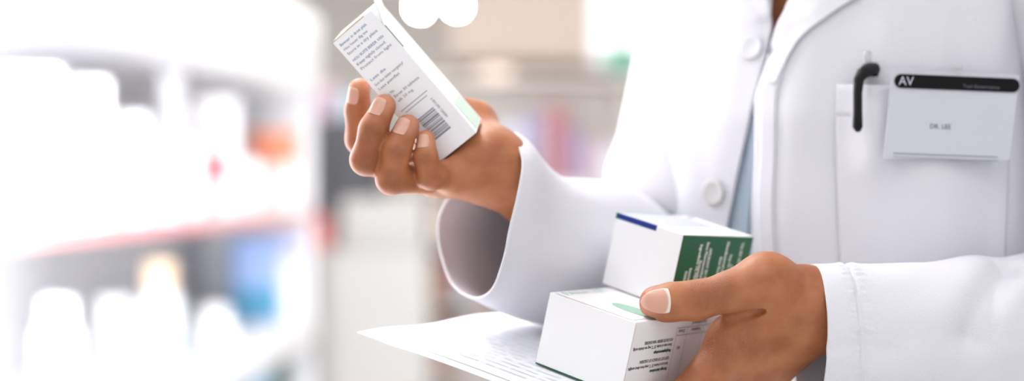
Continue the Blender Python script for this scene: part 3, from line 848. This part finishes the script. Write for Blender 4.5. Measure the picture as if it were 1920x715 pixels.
# far sleeve (person's right arm) with its wide open cuff
NS = 96
cuffP = [(940, 252, .918), (965, 270, .895), (979, 304, .878), (971, 365, .868), (956, 430, .862), (944, 490, .866), (922, 545, .880), (888, 560, .902), (850, 536, .925), (829, 485, .940),
         (821, 430, .948), (832, 385, .950), (866, 345, .948), (908, 290, .935)]
cp = [W(*p) for p in cuffP]
def closed(P, n):
    m = len(P); out = []
    for i in range(n):
        t = i / n * m; k = int(t); u = t - k
        a, b, c, d = [P[(k + q - 1) % m] for q in range(4)]
        out.append(.5 * ((2 * b) + (c - a) * u + (2 * a - 5 * b + 4 * c - d) * u * u + (3 * b - a - 3 * c + d) * u ** 3))
    return out
r0 = closed(cp, NS)
def ring_px(P): return closed([W(*p) for p in P], NS)
r1 = ring_px([(975, 268, .930), (994, 282, .908), (1008, 316, .890), (1003, 375, .880), (992, 440, .874), (978, 500, .878), (960, 555, .892), (930, 582, .915), (895, 562, .938), (875, 510, .953),
              (868, 450, .962), (878, 400, .964), (905, 355, .960), (943, 305, .948)])
r2 = ring_px([(1040, 320, .972), (1060, 332, .947), (1068, 360, .928), (1068, 400, .918), (1062, 450, .914), (1052, 510, .914), (1032, 572, .930), (1004, 604, .952), (972, 590, .975), (955, 540, .992),
              (950, 480, 1.00), (958, 430, 1.002), (980, 380, 1.0), (1010, 335, .985)])
RR = [r0, r1, r2]
def er(c, t, up, ru, rs): return ellipse_ring(c, t, up, ru, rs)
RR.append(er(V([.072, 1.022, -.052]), V([.7, .6, -.35]), Z3, .054, .050))
RR.append(er(V([.125, 1.080, -.092]), V([.6, .5, .2]), V([-.35, 0, .9]), .062, .052))
RR.append(er(V([.138, 1.085, -.010]), V([.05, .15, 1]), V([-1, 0, 0.1]), .066, .056))
RR.append(er(V([.143, 1.110, .060]), V([.05, .2, 1]), V([-1, 0, 0.1]), .058, .056))
RR.append(er(V([.152, 1.140, .130]), V([.1, .2, 1]), V([-1, 0, .1]), .050, .058))
RR.append(er(B(-.130, -.01, .190), V([.5, -.2, .7]), V([-.8, 0, .5]), .050, .055))
RR.append(er(B(-.085, -.01, .215), V([.8, -.6, .3]), V([-.3, 0, .9]), .050, .055))
# align start index of the ellipse rings with the cuff rings (both start near the top)
def orient(a): 
    return a
fixed = [V(RR[0])]
for r in RR[1:]:
    r = V(r); best = None
    for rev in (0, 1):
        q = r[::-1] if rev else r
        a = fixed[-1] - fixed[-1].mean(0); b = q - q.mean(0)
        for s_ in range(NS):
            c_ = (a * np.roll(b, s_, 0)).sum()
            if best is None or c_ > best[0]: best = (c_, rev, s_)
    q = r[::-1] if best[1] else r
    fixed.append(np.roll(q, best[2], 0))
def dr(s, t, p):
    d = noise.noise(Vector((p[0] * 15, p[1] * 15, p[2] * 12 + 5))) * .0055 + noise.noise(Vector((p[0] * 26 + p[2] * 30, p[1] * 8, p[2] * 10))) * .003 + noise.noise(Vector((p[0] * 34, p[1] * 30, p[2] * 30))) * .0012
    return d * min(1, s * 12 + .15)
sv, sf = loft(fixed, 14, dr)
slR = mesh_obj('sleeve', sv, sf, coat_m, coat)
md = slR.modifiers.new('thick', 'SOLIDIFY'); md.thickness = .0018; md.offset = 0

# ------------------------------------------------------------------ pen and badge
def tube_mesh(P, radii, m, name, parent, n_=16, flat=None):
    bm = bmesh.new(); pr = None; P = [V(p) for p in P]
    for i, p in enumerate(P):
        t = nrm(P[min(i + 1, len(P) - 1)] - P[max(i - 1, 0)]); a = nrm(np.cross(t, Y3 if abs(t[1]) < .9 else X3)); b = np.cross(t, a)
        ring = [bm.verts.new(p + a * radii[i] * math.cos(q) + b * radii[i] * math.sin(q)) for q in np.linspace(0, 2 * math.pi, n_, endpoint=False)]
        if pr:
            for k in range(n_): bm.faces.new([pr[k], pr[(k + 1) % n_], ring[(k + 1) % n_], ring[k]])
        else: bm.faces.new(ring[::-1])
        pr = ring
    bm.faces.new(pr)
    return bm_obj(name, bm, m, parent, True)
pp, pn = hit(1626, 158, 0); pn = nrm(pn)
Yp = pp[1] - .0062
pen = bpy.data.objects.new('pen', None); COL.objects.link(pen); base_ = W(1632, 300, Yp + .006); pen.location = Vector(base_ + V([0, 0, H]))
tag(pen, 'black ballpoint pen with a clear push button, clipped in the breast pocket', 'pen')
tube_mesh([W(1626, 95, Yp), W(1626, 99, Yp), W(1627, 112, Yp), W(1628, 120, Yp)], [.0012, .0026, .0026, .0022], clear_pl, 'push_button', pen)
tube_mesh([W(1628, 118, Yp), W(1629, 140, Yp + .001), W(1631, 200, Yp + .001), W(1632, 290, Yp + .002)], [.0034, .0038, .0038, .0036], clear_pl, 'barrel', pen)
tube_mesh([W(1640, 130, Yp - .001), W(1628, 131, Yp - .005), W(1617, 138, Yp - 0.013), W(1610, 150, Yp - 0.0135), W(1608, 175, Yp - 0.0135), W(1608, 210, Yp - 0.0135), W(1608, 238, Yp - 0.0133), W(1609, 246, Yp - 0.012)],
          [.0044, .0046, .0040, .0034, .0030, .0030, .0033, .0018], black_pl, 'clip', pen)
tube_mesh([W(1630, 122, Yp - .001), W(1631, 144, Yp - .001)], [.0050, .0056], black_pl, 'clip_collar', pen)
# badge
bTL, bTR, bBR, bBL = (1673, 131), (1912, 141), (1893, 300), (1657, 298)
Yb0 = min(hit(x, y)[0][1] for x, y in ((1680, 140), (1780, 150), (1690, 295), (1760, 295))) - .008
q_ = [hit(1690, 210)[0], hit(1860, 215)[0]]
slope = (q_[1][1] - q_[0][1]) / (q_[1][0] - q_[0][0])
Yc = q_[0][1] - .014
def onplane(px, py):                                        # badge plane: Y = Yc + slope*.5*(x - x0)
    kx = (px - 960) / F; Y_ = (Yc - slope * .6 * q_[0][0]) / (1 - slope * .6 * kx); return W(px, py, Y_)
c00, c10, c11, c01 = onplane(*bTL), onplane(*bTR), onplane(*bBR), onplane(*bBL)
bx = nrm(c10 - c00); bn = nrm(np.cross(bx, c01 - c00)); bn = bn if bn[1] < 0 else -bn; by = np.cross(bn, bx); by = by if by[2] > 0 else -by
def uvb(p): return ((p - c00) @ bx, (p - c00) @ by)
badge = poly_plate('name_badge', c00, bx, by, bn, [uvb(c) for c in (c01, c11, c10, c00)], badge_pl, None, .0012, -.0012)
tag(badge, 'plastic name badge with a black top bar, clipped over the breast pocket', 'badge')
def pill(a0, b0, a1, b1):
    r = abs(b1 - b0) / 2; out = []
    cy = (b0 + b1) / 2
    for t in np.linspace(-math.pi / 2, math.pi / 2, 12): out.append((a1 - r + r * math.cos(t), cy + r * math.sin(t)))
    for t in np.linspace(math.pi / 2, 3 * math.pi / 2, 12): out.append((a0 + r + r * math.cos(t), cy + r * math.sin(t)))
    return out
pa, pb = uvb(onplane(1677, 133)), uvb(onplane(1912, 170))
hgt = np.linalg.norm(onplane(1700, 135) - onplane(1700, 161))
bar = poly_plate('header_bar', c00, bx, by, bn, pill(uvb(onplane(1677, 147))[0], -.0025 - hgt * 0, uvb(onplane(1911, 155))[0], -.0025 - hgt), badge_bar, badge, .0009, .0001)
sc_ = hgt
print_text('initials', [('AV', .004, -.0025 - hgt * .80, hgt * .92, .95)], c00, bx, by, bn, mat('grey_white_ink', rgb(200, 198, 215)), bar, .0012)
print_text('printed_text', [('Tuel Governance', np.linalg.norm(c10 - c00) * .55, -.0025 - hgt * .80, hgt * .34, 1.15)], c00, bx, by, bn, mat('dim_ink', rgb(105, 105, 120)), bar, .0012)
a_, b_ = uvb(onplane(1743, 241))
print_text('printed_name', [('DR. LEE', a_, b_, .0044, .95)], c00, bx, by, bn, mat('name_ink', rgb(88, 88, 100)), badge, .0003)
w_ = np.linalg.norm(c11 - c01); ba, bb = uvb(c01)
bars('card_edge', [(ba + .006, bb + .0034, ba + w_ - .008, bb + .0040), (ba + .006, bb + .0012, ba + w_ - .008, bb + .0016)], c00, bx, by, bn, grey_ink, badge, .0004)
bm = frame_box(onplane(1785, 131), bx, by, bn, .006, .004, .003, .0008); bm_obj('clip', bm, metal_m, badge, True)

# ------------------------------------------------------------------ the pharmacy behind
FL = -H
def structure(name, bm, m):
    o = bm_obj(name, bm, m); o['kind'] = 'structure'; return o
floor_m = mat('floor_vinyl', rgb(222, 220, 216), .35, .4, vary=.05)
wall_m = mat('wall_paint', rgb(228, 223, 218), .8, .3, (30, .05, .002))
ceil_m = mat('ceiling_board', rgb(240, 240, 240), .9, .2, (40, .1, .002))
structure('floor', abox(-3.2, 4.2, -1.5, 9.2, FL - .1, FL, 0), floor_m)
structure('ceiling', abox(-3.2, 4.2, -1.5, 9.2, 1.5, 1.6, 0), ceil_m)
structure('wall_left', abox(-3.3, -3.2, -1.5, 9.2, FL, 1.5, 0), wall_m)
structure('wall_back', abox(-3.2, 4.2, 9.1, 9.2, FL, 1.5, 0), wall_m)
structure('wall_right', abox(4.2, 4.3, -1.5, 9.2, FL, 1.5, 0), wall_m)
bulk_m = mat('bulkhead_paint', rgb(196, 182, 172), .8, .3)
structure('trim_1', abox(-.35, .62, 7.9, 9.1, .72, 1.5, .005), bulk_m)

shelf_m = mat('shelf_white', rgb(226, 226, 230), .4, .4)
back_m = mat('shelf_back_grey', rgb(208, 208, 212), .6, .3)
rail_pink = mat('price_rail_pink', rgb(226, 160, 162), .4, .4)
X0, G = -.987, .0525
def fx(Y): return X0 + G * Y
gdir = nrm(V([G, 1, 0])); gs = V([gdir[1], -gdir[0], 0])      # gs points to the aisle
Ya, Yb = 1.0, 5.16
LEN = (Yb - Ya) / gdir[1]
def gbox(y0, dep0, dep1, z0, z1, ln, bev=.003):
    """block along the gondola: y0 start, from dep0 to dep1 behind the front line"""
    o = V([fx(y0), y0, z0]) - gs * dep1
    return frame_box(o, gdir, gs, Z3, ln, dep1 - dep0, z1 - z0, bev)
gond = bpy.data.objects.new('gondola_shelf', None); COL.objects.link(gond); gond.location = (fx(3) - .2, 3, 0)
tag(gond, 'long white shop shelving unit full of boxes and bottles, running away along the aisle', 'shelf')
bm_obj('back_panel', gbox(Ya, .40, .42, FL, .50, LEN), back_m, gond)
for z, nm in ((-.90, 'shelf'), (-.45, 'shelf'), (-.073, 'shelf')):
    sh = bm_obj(nm, gbox(Ya, .0, .40, z - .03, z, LEN), shelf_m, gond)
    if z > -.1: bm_obj('price_rail', gbox(Ya, -.008, 0, z - .030, z, LEN), rail_pink, sh)
    else: bm_obj('price_rail', gbox(Ya, -.012, 0, z - .095, z, LEN), shelf_m, sh)
bm_obj('header_panel', gbox(Ya, -.02, .40, .335, .62, LEN), shelf_m, gond)
bm_obj('kick_base', gbox(Ya, .04, .40, FL, FL + .12, LEN), shelf_m, gond)
bm_obj('end_panel', gbox(Yb - .03, 0, .42, FL, .36, .03), shelf_m, gond)

def cm(r, g, b): return mat('pack_%d_%d_%d' % (r, g, b), rgb(r, g, b), .45, .4)
def gY(px, ins): return (X0 - ins) / ((px - 960) / F - G)
GRP = 'packs on the white shelving unit'
def carton(px, ins, z, wpx, hpx_top, col, label, band=None, disc=None, dep=.10, cat='box', Y=None, group=None):
    """carton whose face centre is seen at px; its top at row hpx_top; stands on z"""
    if Y is None:
        for _ in range(8):
            Y = gY(px, ins); w = wpx / F * Y * .9; ins = max(ins, w * .5 + .015)
        dep = min(dep, .09)
    c = V([(px - 960) / F * Y, Y, z]); w = wpx / F * Y * .9
    top = -(hpx_top - 357.5) / F * Y; h = max(.03, top - z)
    if z == -.073: h = min(h, .40)
    ux, uy = nrm(gdir * .55 + gs * .83), None
    ux = nrm(V([.94, .34, 0])); uy = V([-ux[1], ux[0], 0])
    o = c - ux * w / 2 + V([0, 0, .001])
    b = bm_obj('carton', frame_box(o, ux, uy, Z3, w, dep, h, .002), cm(*col))
    tag(b, label, cat, group)
    if band: poly_plate('printed_band', o, ux, Z3, -uy, rect(.001, h * band[0], w - .001, h * band[1]), cm(*band[2]), b, .0004, .0002)
    if disc:
        r = w * disc[0]; poly_plate('printed_disc', o + ux * w * .5 + Z3 * h * disc[1], ux, Z3, -uy, [(r * math.cos(t), r * math.sin(t)) for t in np.linspace(0, 6.283, 24, endpoint=False)], cm(*disc[2]), b, .0004, .0002)
    return b
def bottle(px, ins, z, wpx, top_px, col, cap, label, lab=None, Y=None, capf=.22, cat='bottle'):
    for _ in range(8):
        Y = gY(px, ins); r = wpx / F * Y / 2; ins = max(ins, r + .01)
    c = V([(px - 960) / F * Y, Y, z + .001])
    h = -(top_px - 357.5) / F * Y - z
    def lathe(name, prof, m, parent):
        bm = bmesh.new(); pr = None
        for rr, hh in prof:
            ring = [bm.verts.new(c + V([rr * math.cos(t), rr * math.sin(t), hh])) for t in np.linspace(0, 2 * math.pi, 28, endpoint=False)]
            if pr:
                for i in range(28): bm.faces.new([pr[i], pr[(i + 1) % 28], ring[(i + 1) % 28], ring[i]])
            else: bm.faces.new(ring[::-1])
            pr = ring
        bm.faces.new(pr); return bm_obj(name, bm, m, parent, True)
    hb = h * (1 - capf)
    b = lathe('bottle', [(r * .9, 0), (r, h * .02), (r, hb * .86), (r * .8, hb * .96), (r * .5, hb), (r * .5, hb + .004)], cm(*col), None)
    lathe('cap', [(r * .72, hb), (r * .74, hb + .002), (r * .72, h * .985), (r * .66, h)], cm(*cap), b)
    if lab: lathe('bottle_label', [(r * 1.0, hb * lab[0]), (r * 1.02, hb * lab[0] + .001), (r * 1.02, hb * lab[1]), (r * 1.0, hb * lab[1] + .001)], cm(*lab[2]), b)
    tag(b, label, cat); return b
zt, zm, zl = -.073, -.45, -.90
Wt = (228, 228, 232)
carton(60, .03, zt, 115, 128, Wt, 'plain white carton at the near end of the upper shelf, closest to the added light')  # first three cartons made taller so their overexposed white covers the grey gap
carton(165, .03, zt, 85, 150, Wt, 'tall white carton with a small red dot beside the plain one', disc=(.10, .55, (215, 90, 90)))
carton(245, .03, zt, 66, 215, Wt, 'white carton with a pale pink band, upper shelf, left of the short red-dotted cartons', band=(.1, .2, (236, 190, 190)))
carton(300, .02, zt, 56, 262, Wt, 'short white carton with a red dot, standing in front of the white bottle', disc=(.14, .55, (205, 85, 85)))
carton(352, .02, zt, 54, 268, Wt, 'short white carton between the red-dotted carton and the red-disc carton', band=(.0, .12, (226, 200, 200)))
bottle(322, .17, zt, 62, 140, (243, 243, 246), (240, 240, 244), 'tall white bottle with a salmon label behind the short white cartons', lab=(.12, .45, (214, 130, 110)))
carton(405, .10, zt, 92, 182, Wt, 'tall white carton with a large red disc on its front', disc=(.30, .40, (190, 70, 80)))
carton(458, .03, zt, 60, 300, Wt, 'low white carton with a faint pink base just right of the red-disc carton', band=(0, .2, (240, 205, 205)))
carton(512, .08, zt, 104, 240, (240, 232, 232), 'wide carton with an orange and pink upper half near the far end of the shelf', band=(.55, .97, (226, 140, 108)))
carton(560, .02, zt, 56, 318, Wt, 'low white carton at the far end of the upper shelf', band=(.3, .6, (238, 215, 205)))
# middle level
bottle(110, .10, zm, 90, 560, Wt, Wt, 'white bottle at the near end of the middle shelf')
bottle(300, .12, zm, 82, 488, (236, 242, 248), (232, 206, 176), 'large bottle with a cream cap and pale blue body on the middle shelf', lab=(.1, .35, (190, 212, 228)), capf=.30)
carton(215, .20, zm, 60, 560, (235, 235, 238), 'pale grey carton left of the cream-capped bottle')
bottle(400, .05, zm, 86, 576, Wt, Wt, 'squat white tub with a rounded lid in front of the blue carton', capf=.35, cat='tub')
carton(480, .14, zm, 96, 448, (150, 175, 225), 'tall light blue carton with a teal lower panel', band=(.02, .42, (80, 150, 185)))
carton(543, .05, zm, 42, 445, (226, 226, 240), 'narrow pale lilac carton at the far end of the middle shelf', band=(.7, 1, (190, 190, 230)))
# bottom level, cut by the frame
carton(480, .06, zl, 60, 668, (150, 185, 205), 'blue grey carton on the lowest shelf')
carton(528, .06, zl, 34, 655, (120, 135, 128), 'dark grey green carton on the lowest shelf at its far end')
carton(400, .06, zl, 80, 690, Wt, 'white carton on the lowest shelf')
def vbox(px0, px1, Y, dep, z0, z1, name, m, parent=None, bev=.004):
    x0, x1 = (px0 - 960) / F * Y, (px1 - 960) / F * Y
    return bm_obj(name, abox(x0, x1, Y, Y + dep, z0, z1, bev), m, parent)
# white end cabinet with a small step holding the red pack
zc = lambda py, Y: -(py - 357.5) / F * Y
end_m = mat('cabinet_offwhite', rgb(166, 164, 162), .5, .4)
cab = vbox(585, 800, 5.55, .5, FL, zc(472, 5.55), 'end_cabinet', end_m)
tag(cab, 'off-white end cabinet standing past the far end of the shelving', 'cabinet')
vbox(640, 795, 5.70, .30, zc(472, 5.55), zc(372, 5.7), 'upper_panel', end_m, cab)
carton(602, 0, zc(472, 5.55), 40, 408, (218, 130, 125), 'small red pack standing on the off-white end cabinet', Y=5.6, dep=.05)
dk_m = mat('dark_grey_unit', rgb(88, 88, 94), .5, .4)
dk = vbox(535, 705, 7.2, .45, FL, zc(222, 7.2), 'tall_cabinet', dk_m)
tag(dk, 'dark grey tall cabinet in the far corner behind the shelving', 'cabinet')
vbox(548, 615, 7.185, .015, FL + .15, zc(240, 7.2), 'cabinet_door', dk_m, dk); vbox(625, 692, 7.185, .015, FL + .15, zc(240, 7.2), 'cabinet_door', dk_m, dk)
for px, wpx, top, col, lb_ in [(525, 30, 176, (196, 186, 226), 'lilac pack on top of the dark cabinet, nearest its left edge'), (575, 44, 182, (172, 160, 214), 'violet pack on top of the dark cabinet'),
                        (618, 28, 160, (225, 190, 205), 'pink pack on top of the dark cabinet'), (655, 40, 176, (165, 205, 218), 'teal pack on top of the dark cabinet, rightmost')]:
    carton(max(px, 553), 0, zc(222, 7.2), wpx, top, col, lb_, Y=7.3, dep=.12) if px > 530 else None
# far wall shelving with coloured packs
fs_m = mat('far_shelf_beige', rgb(226, 220, 214), .6, .3)
Yf = 7.0
far = bpy.data.objects.new('wall_shelf_unit', None); COL.objects.link(far); far.location = ((985 - 960) / F * Yf, Yf, 0)
tag(far, 'beige shelving unit along the far wall with coloured packs', 'shelf')
vbox(800, 1175, Yf + .42, .02, FL, zc(150, Yf), 'back_panel', fs_m, far)
vbox(797, 803, Yf, .42, FL, zc(150, Yf), 'side_panel', fs_m, far); vbox(1172, 1178, Yf, .42, FL, zc(150, Yf), 'side_panel', fs_m, far)
SHZ = [345, 450, 570, 700]
for py in SHZ: vbox(803, 1172, Yf, .42, zc(py, Yf) - .02, zc(py, Yf), 'shelf', fs_m, far)
vbox(797, 1178, Yf, .42, zc(150, Yf), zc(143, Yf), 'top_board', fs_m, far)
random.seed(9)
spec = [  # shelf row, px, width, top, colour, words
    (0, 838, 52, 262, (186, 200, 208), 'grey teal'), (0, 905, 50, 300, (226, 212, 205), 'pale beige'), (0, 962, 46, 232, (205, 206, 220), 'pale lilac grey'), (0, 1008, 34, 212, (166, 160, 186), 'slate violet'),
    (0, 1046, 36, 200, (176, 120, 122), 'brick red'), (0, 1080, 30, 240, (150, 136, 168), 'muted purple'), (0, 1112, 30, 262, (190, 170, 180), 'mauve'), (0, 1145, 30, 270, (214, 214, 224), 'silver'),
    (1, 830, 40, 372, (214, 200, 190), 'sand'), (1, 880, 48, 380, (170, 176, 190), 'steel blue'), (1, 940, 50, 372, (128, 128, 140), 'charcoal'), (1, 1000, 50, 365, (150, 145, 175), 'dusty purple'), (1, 1060, 50, 372, (170, 165, 185), 'grey violet'), (1, 1120, 50, 376, (120, 135, 150), 'dark blue grey'),
    (2, 815, 22, 488, (214, 170, 128), 'tan orange'), (2, 842, 26, 478, (150, 110, 118), 'maroon'), (2, 872, 26, 496, (172, 190, 200), 'pale teal'), (2, 905, 34, 500, (188, 150, 148), 'rose brown'), (2, 945, 36, 490, (176, 130, 128), 'dull red'), (2, 990, 40, 492, (200, 180, 175), 'taupe'), (2, 1040, 44, 492, (180, 150, 150), 'dusty rose'),
    (3, 815, 24, 600, (220, 180, 145), 'peach tan'), (3, 848, 30, 606, (176, 150, 150), 'brown rose'), (3, 888, 36, 600, (200, 190, 192), 'stone grey'), (3, 930, 34, 602, (170, 165, 172), 'pewter'), (3, 975, 36, 600, (190, 180, 180), 'ash'), (3, 1020, 36, 600, (182, 160, 165), 'faded plum')]
wd_ = ['first', 'second', 'third', 'fourth']
for r_, px, w_, top, col, word in spec:
    carton(px, 0, zc(SHZ[r_], Yf), w_, top, col, word + ' pack on the ' + ['top', 'second', 'third', 'lowest'][r_] + ' shelf of the far unit', Y=Yf + .05, dep=.16, group='packs on the far shelving unit')
carton(935, 0, zc(143, Yf), 62, 128, (232, 208, 192), 'low peach box lying on top of the far shelving unit', Y=Yf + .05, dep=.2)
# white pillar with a green sign
pil = structure('trim_2', abox((1118 - 960) / F * 6.0, (1290 - 960) / F * 6.0, 6.0, 6.4, zc(112, 6.0), 1.5, .005), mat('pillar_white', rgb(246, 246, 248), .6, .3))
sg = vbox(1134, 1200, 5.96, .03, zc(136, 5.96), zc(88, 5.96), 'wall_sign', mat('sign_green', rgb(88, 140, 118), .5, .4), None, .01)
tag(sg, 'small green sign fixed under the white bulkhead behind the person', 'sign')
# pendant lamps: the two bright discs
def pendant(px, py, Y, label):
    c = W(px, py, Y); r = .026
    e = bpy.data.objects.new('pendant_lamp', None); COL.objects.link(e); e.location = Vector(c + V([0, 0, H]))
    tag(e, label, 'lamp', 'pendant lamps over the far aisle')
    s = SDF(); s.ell(c, [X3, Y3, Z3], (r, r, r * 1.02), .001); tv, tf = s.mesh(.006)
    mesh_obj('bulb', relax(tv, tf, 1), tf, mat('lamp_glow', (1, 1, 1), .5, .5, emit=((1, .98, .96), 120)), e)
    tube_mesh([c + Z3 * (r * .9), c + Z3 * (r * 1.9)], [.020, .014], metal_m, 'socket', e)
    tube_mesh([c + Z3 * (r * 1.8), V([c[0], c[1], 1.5])], [.003, .003], metal_m, 'cord', e)
pendant(787, 14, 6.6, 'bright glass globe pendant, left of the two over the far aisle')
pendant(857, 11, 6.6, 'bright glass globe pendant, right of the two over the far aisle')

# ------------------------------------------------------------------ light
def area(name, loc, target, size, power, col=(1, 1, 1), size_y=None):
    l = bpy.data.lights.new(name, 'AREA'); l.energy = power; l.color = col; l.shape = 'RECTANGLE'; l.size = size; l.size_y = size_y or size
    o = bpy.data.objects.new(name, l); COL.objects.link(o); o.location = (loc[0], loc[1], loc[2] + H)
    d = Vector((target[0] - loc[0], target[1] - loc[1], target[2] - loc[2])); o.rotation_euler = d.to_track_quat('-Z', 'Y').to_euler(); return o
area('added_overhead_light', (-.2, .1, 1.45), (.15, .95, 0), 1.2, 8)  # added key light on the person, no panel modelled there
area('added_overhead_light', (.9, -.3, 1.45), (.3, 1.0, 0), 1.2, 5)  # added fill light from the right, aimed at the person
area('added_overhead_light', (-.35, 5.0, 1.47), (-.35, 5.0, 0), 1.4, 46, size_y=4.5)  # added overhead light that brightens the aisle
area('added_overhead_light', (1.6, 5.0, 1.47), (1.6, 5.0, 0), 1.2, 44, size_y=4.5)  # added overhead light that brightens the right of the shop
area('added_shelf_light', (-.60, 1.5, 1.25), (-1.25, 2.3, .1), .7, 60, size_y=1.0)  # added lamp that overexposes the near shelving into a white fade
area('added_shelf_light', (-.66, 1.55, .05), (-1.45, 2.6, .05), .5, 60, size_y=.9)  # second added lamp, level with the shelves, whitens the near compartments
area('added_strip_light', (fx(2.1) - .10, 2.1, .325), (fx(2.1) - .36, 2.3, .05), .08, 55, size_y=2.3)  # added strip under the header, washes the near back panel white
area('added_strip_light', (fx(2.1) - .08, 2.1, -.112), (fx(2.1) - .36, 2.3, -.40), .08, 50, size_y=2.3)  # added strip under the upper shelf, same white wash
area('added_strip_light', (fx(2.1) - .08, 2.1, -.50), (fx(2.1) - .36, 2.3, -.80), .08, 24, size_y=2.3)  # added strip under the middle shelf, weaker wash
w = bpy.data.worlds.new('World'); scene.world = w; w.use_nodes = True
w.node_tree.nodes['Background'].inputs[0].default_value = (.95, .97, 1, 1); w.node_tree.nodes['Background'].inputs[1].default_value = .85

# ------------------------------------------------------------------ camera
cd = bpy.data.cameras.new('camera'); cam = bpy.data.objects.new('camera', cd); COL.objects.link(cam)
cam.location = (0, 0, H); cam.rotation_euler = (math.radians(90), 0, 0)
cd.sensor_width = 36; cd.lens = F / 1920 * 36; cd.clip_start = .05
cd.dof.use_dof = True; cd.dof.focus_distance = .838; cd.dof.aperture_fstop = 2.25
scene.camera = cam
scene.view_settings.view_transform = 'Standard'; scene.view_settings.look = 'None'
scene.view_settings.gamma = 1; scene.view_settings.exposure = .22; scene.view_settings.use_curve_mapping = False
scene.cycles.use_denoising = True
try: scene.cycles.denoiser = 'OPENIMAGEDENOISE'
except Exception: pass
scene.cycles.max_bounces = 8
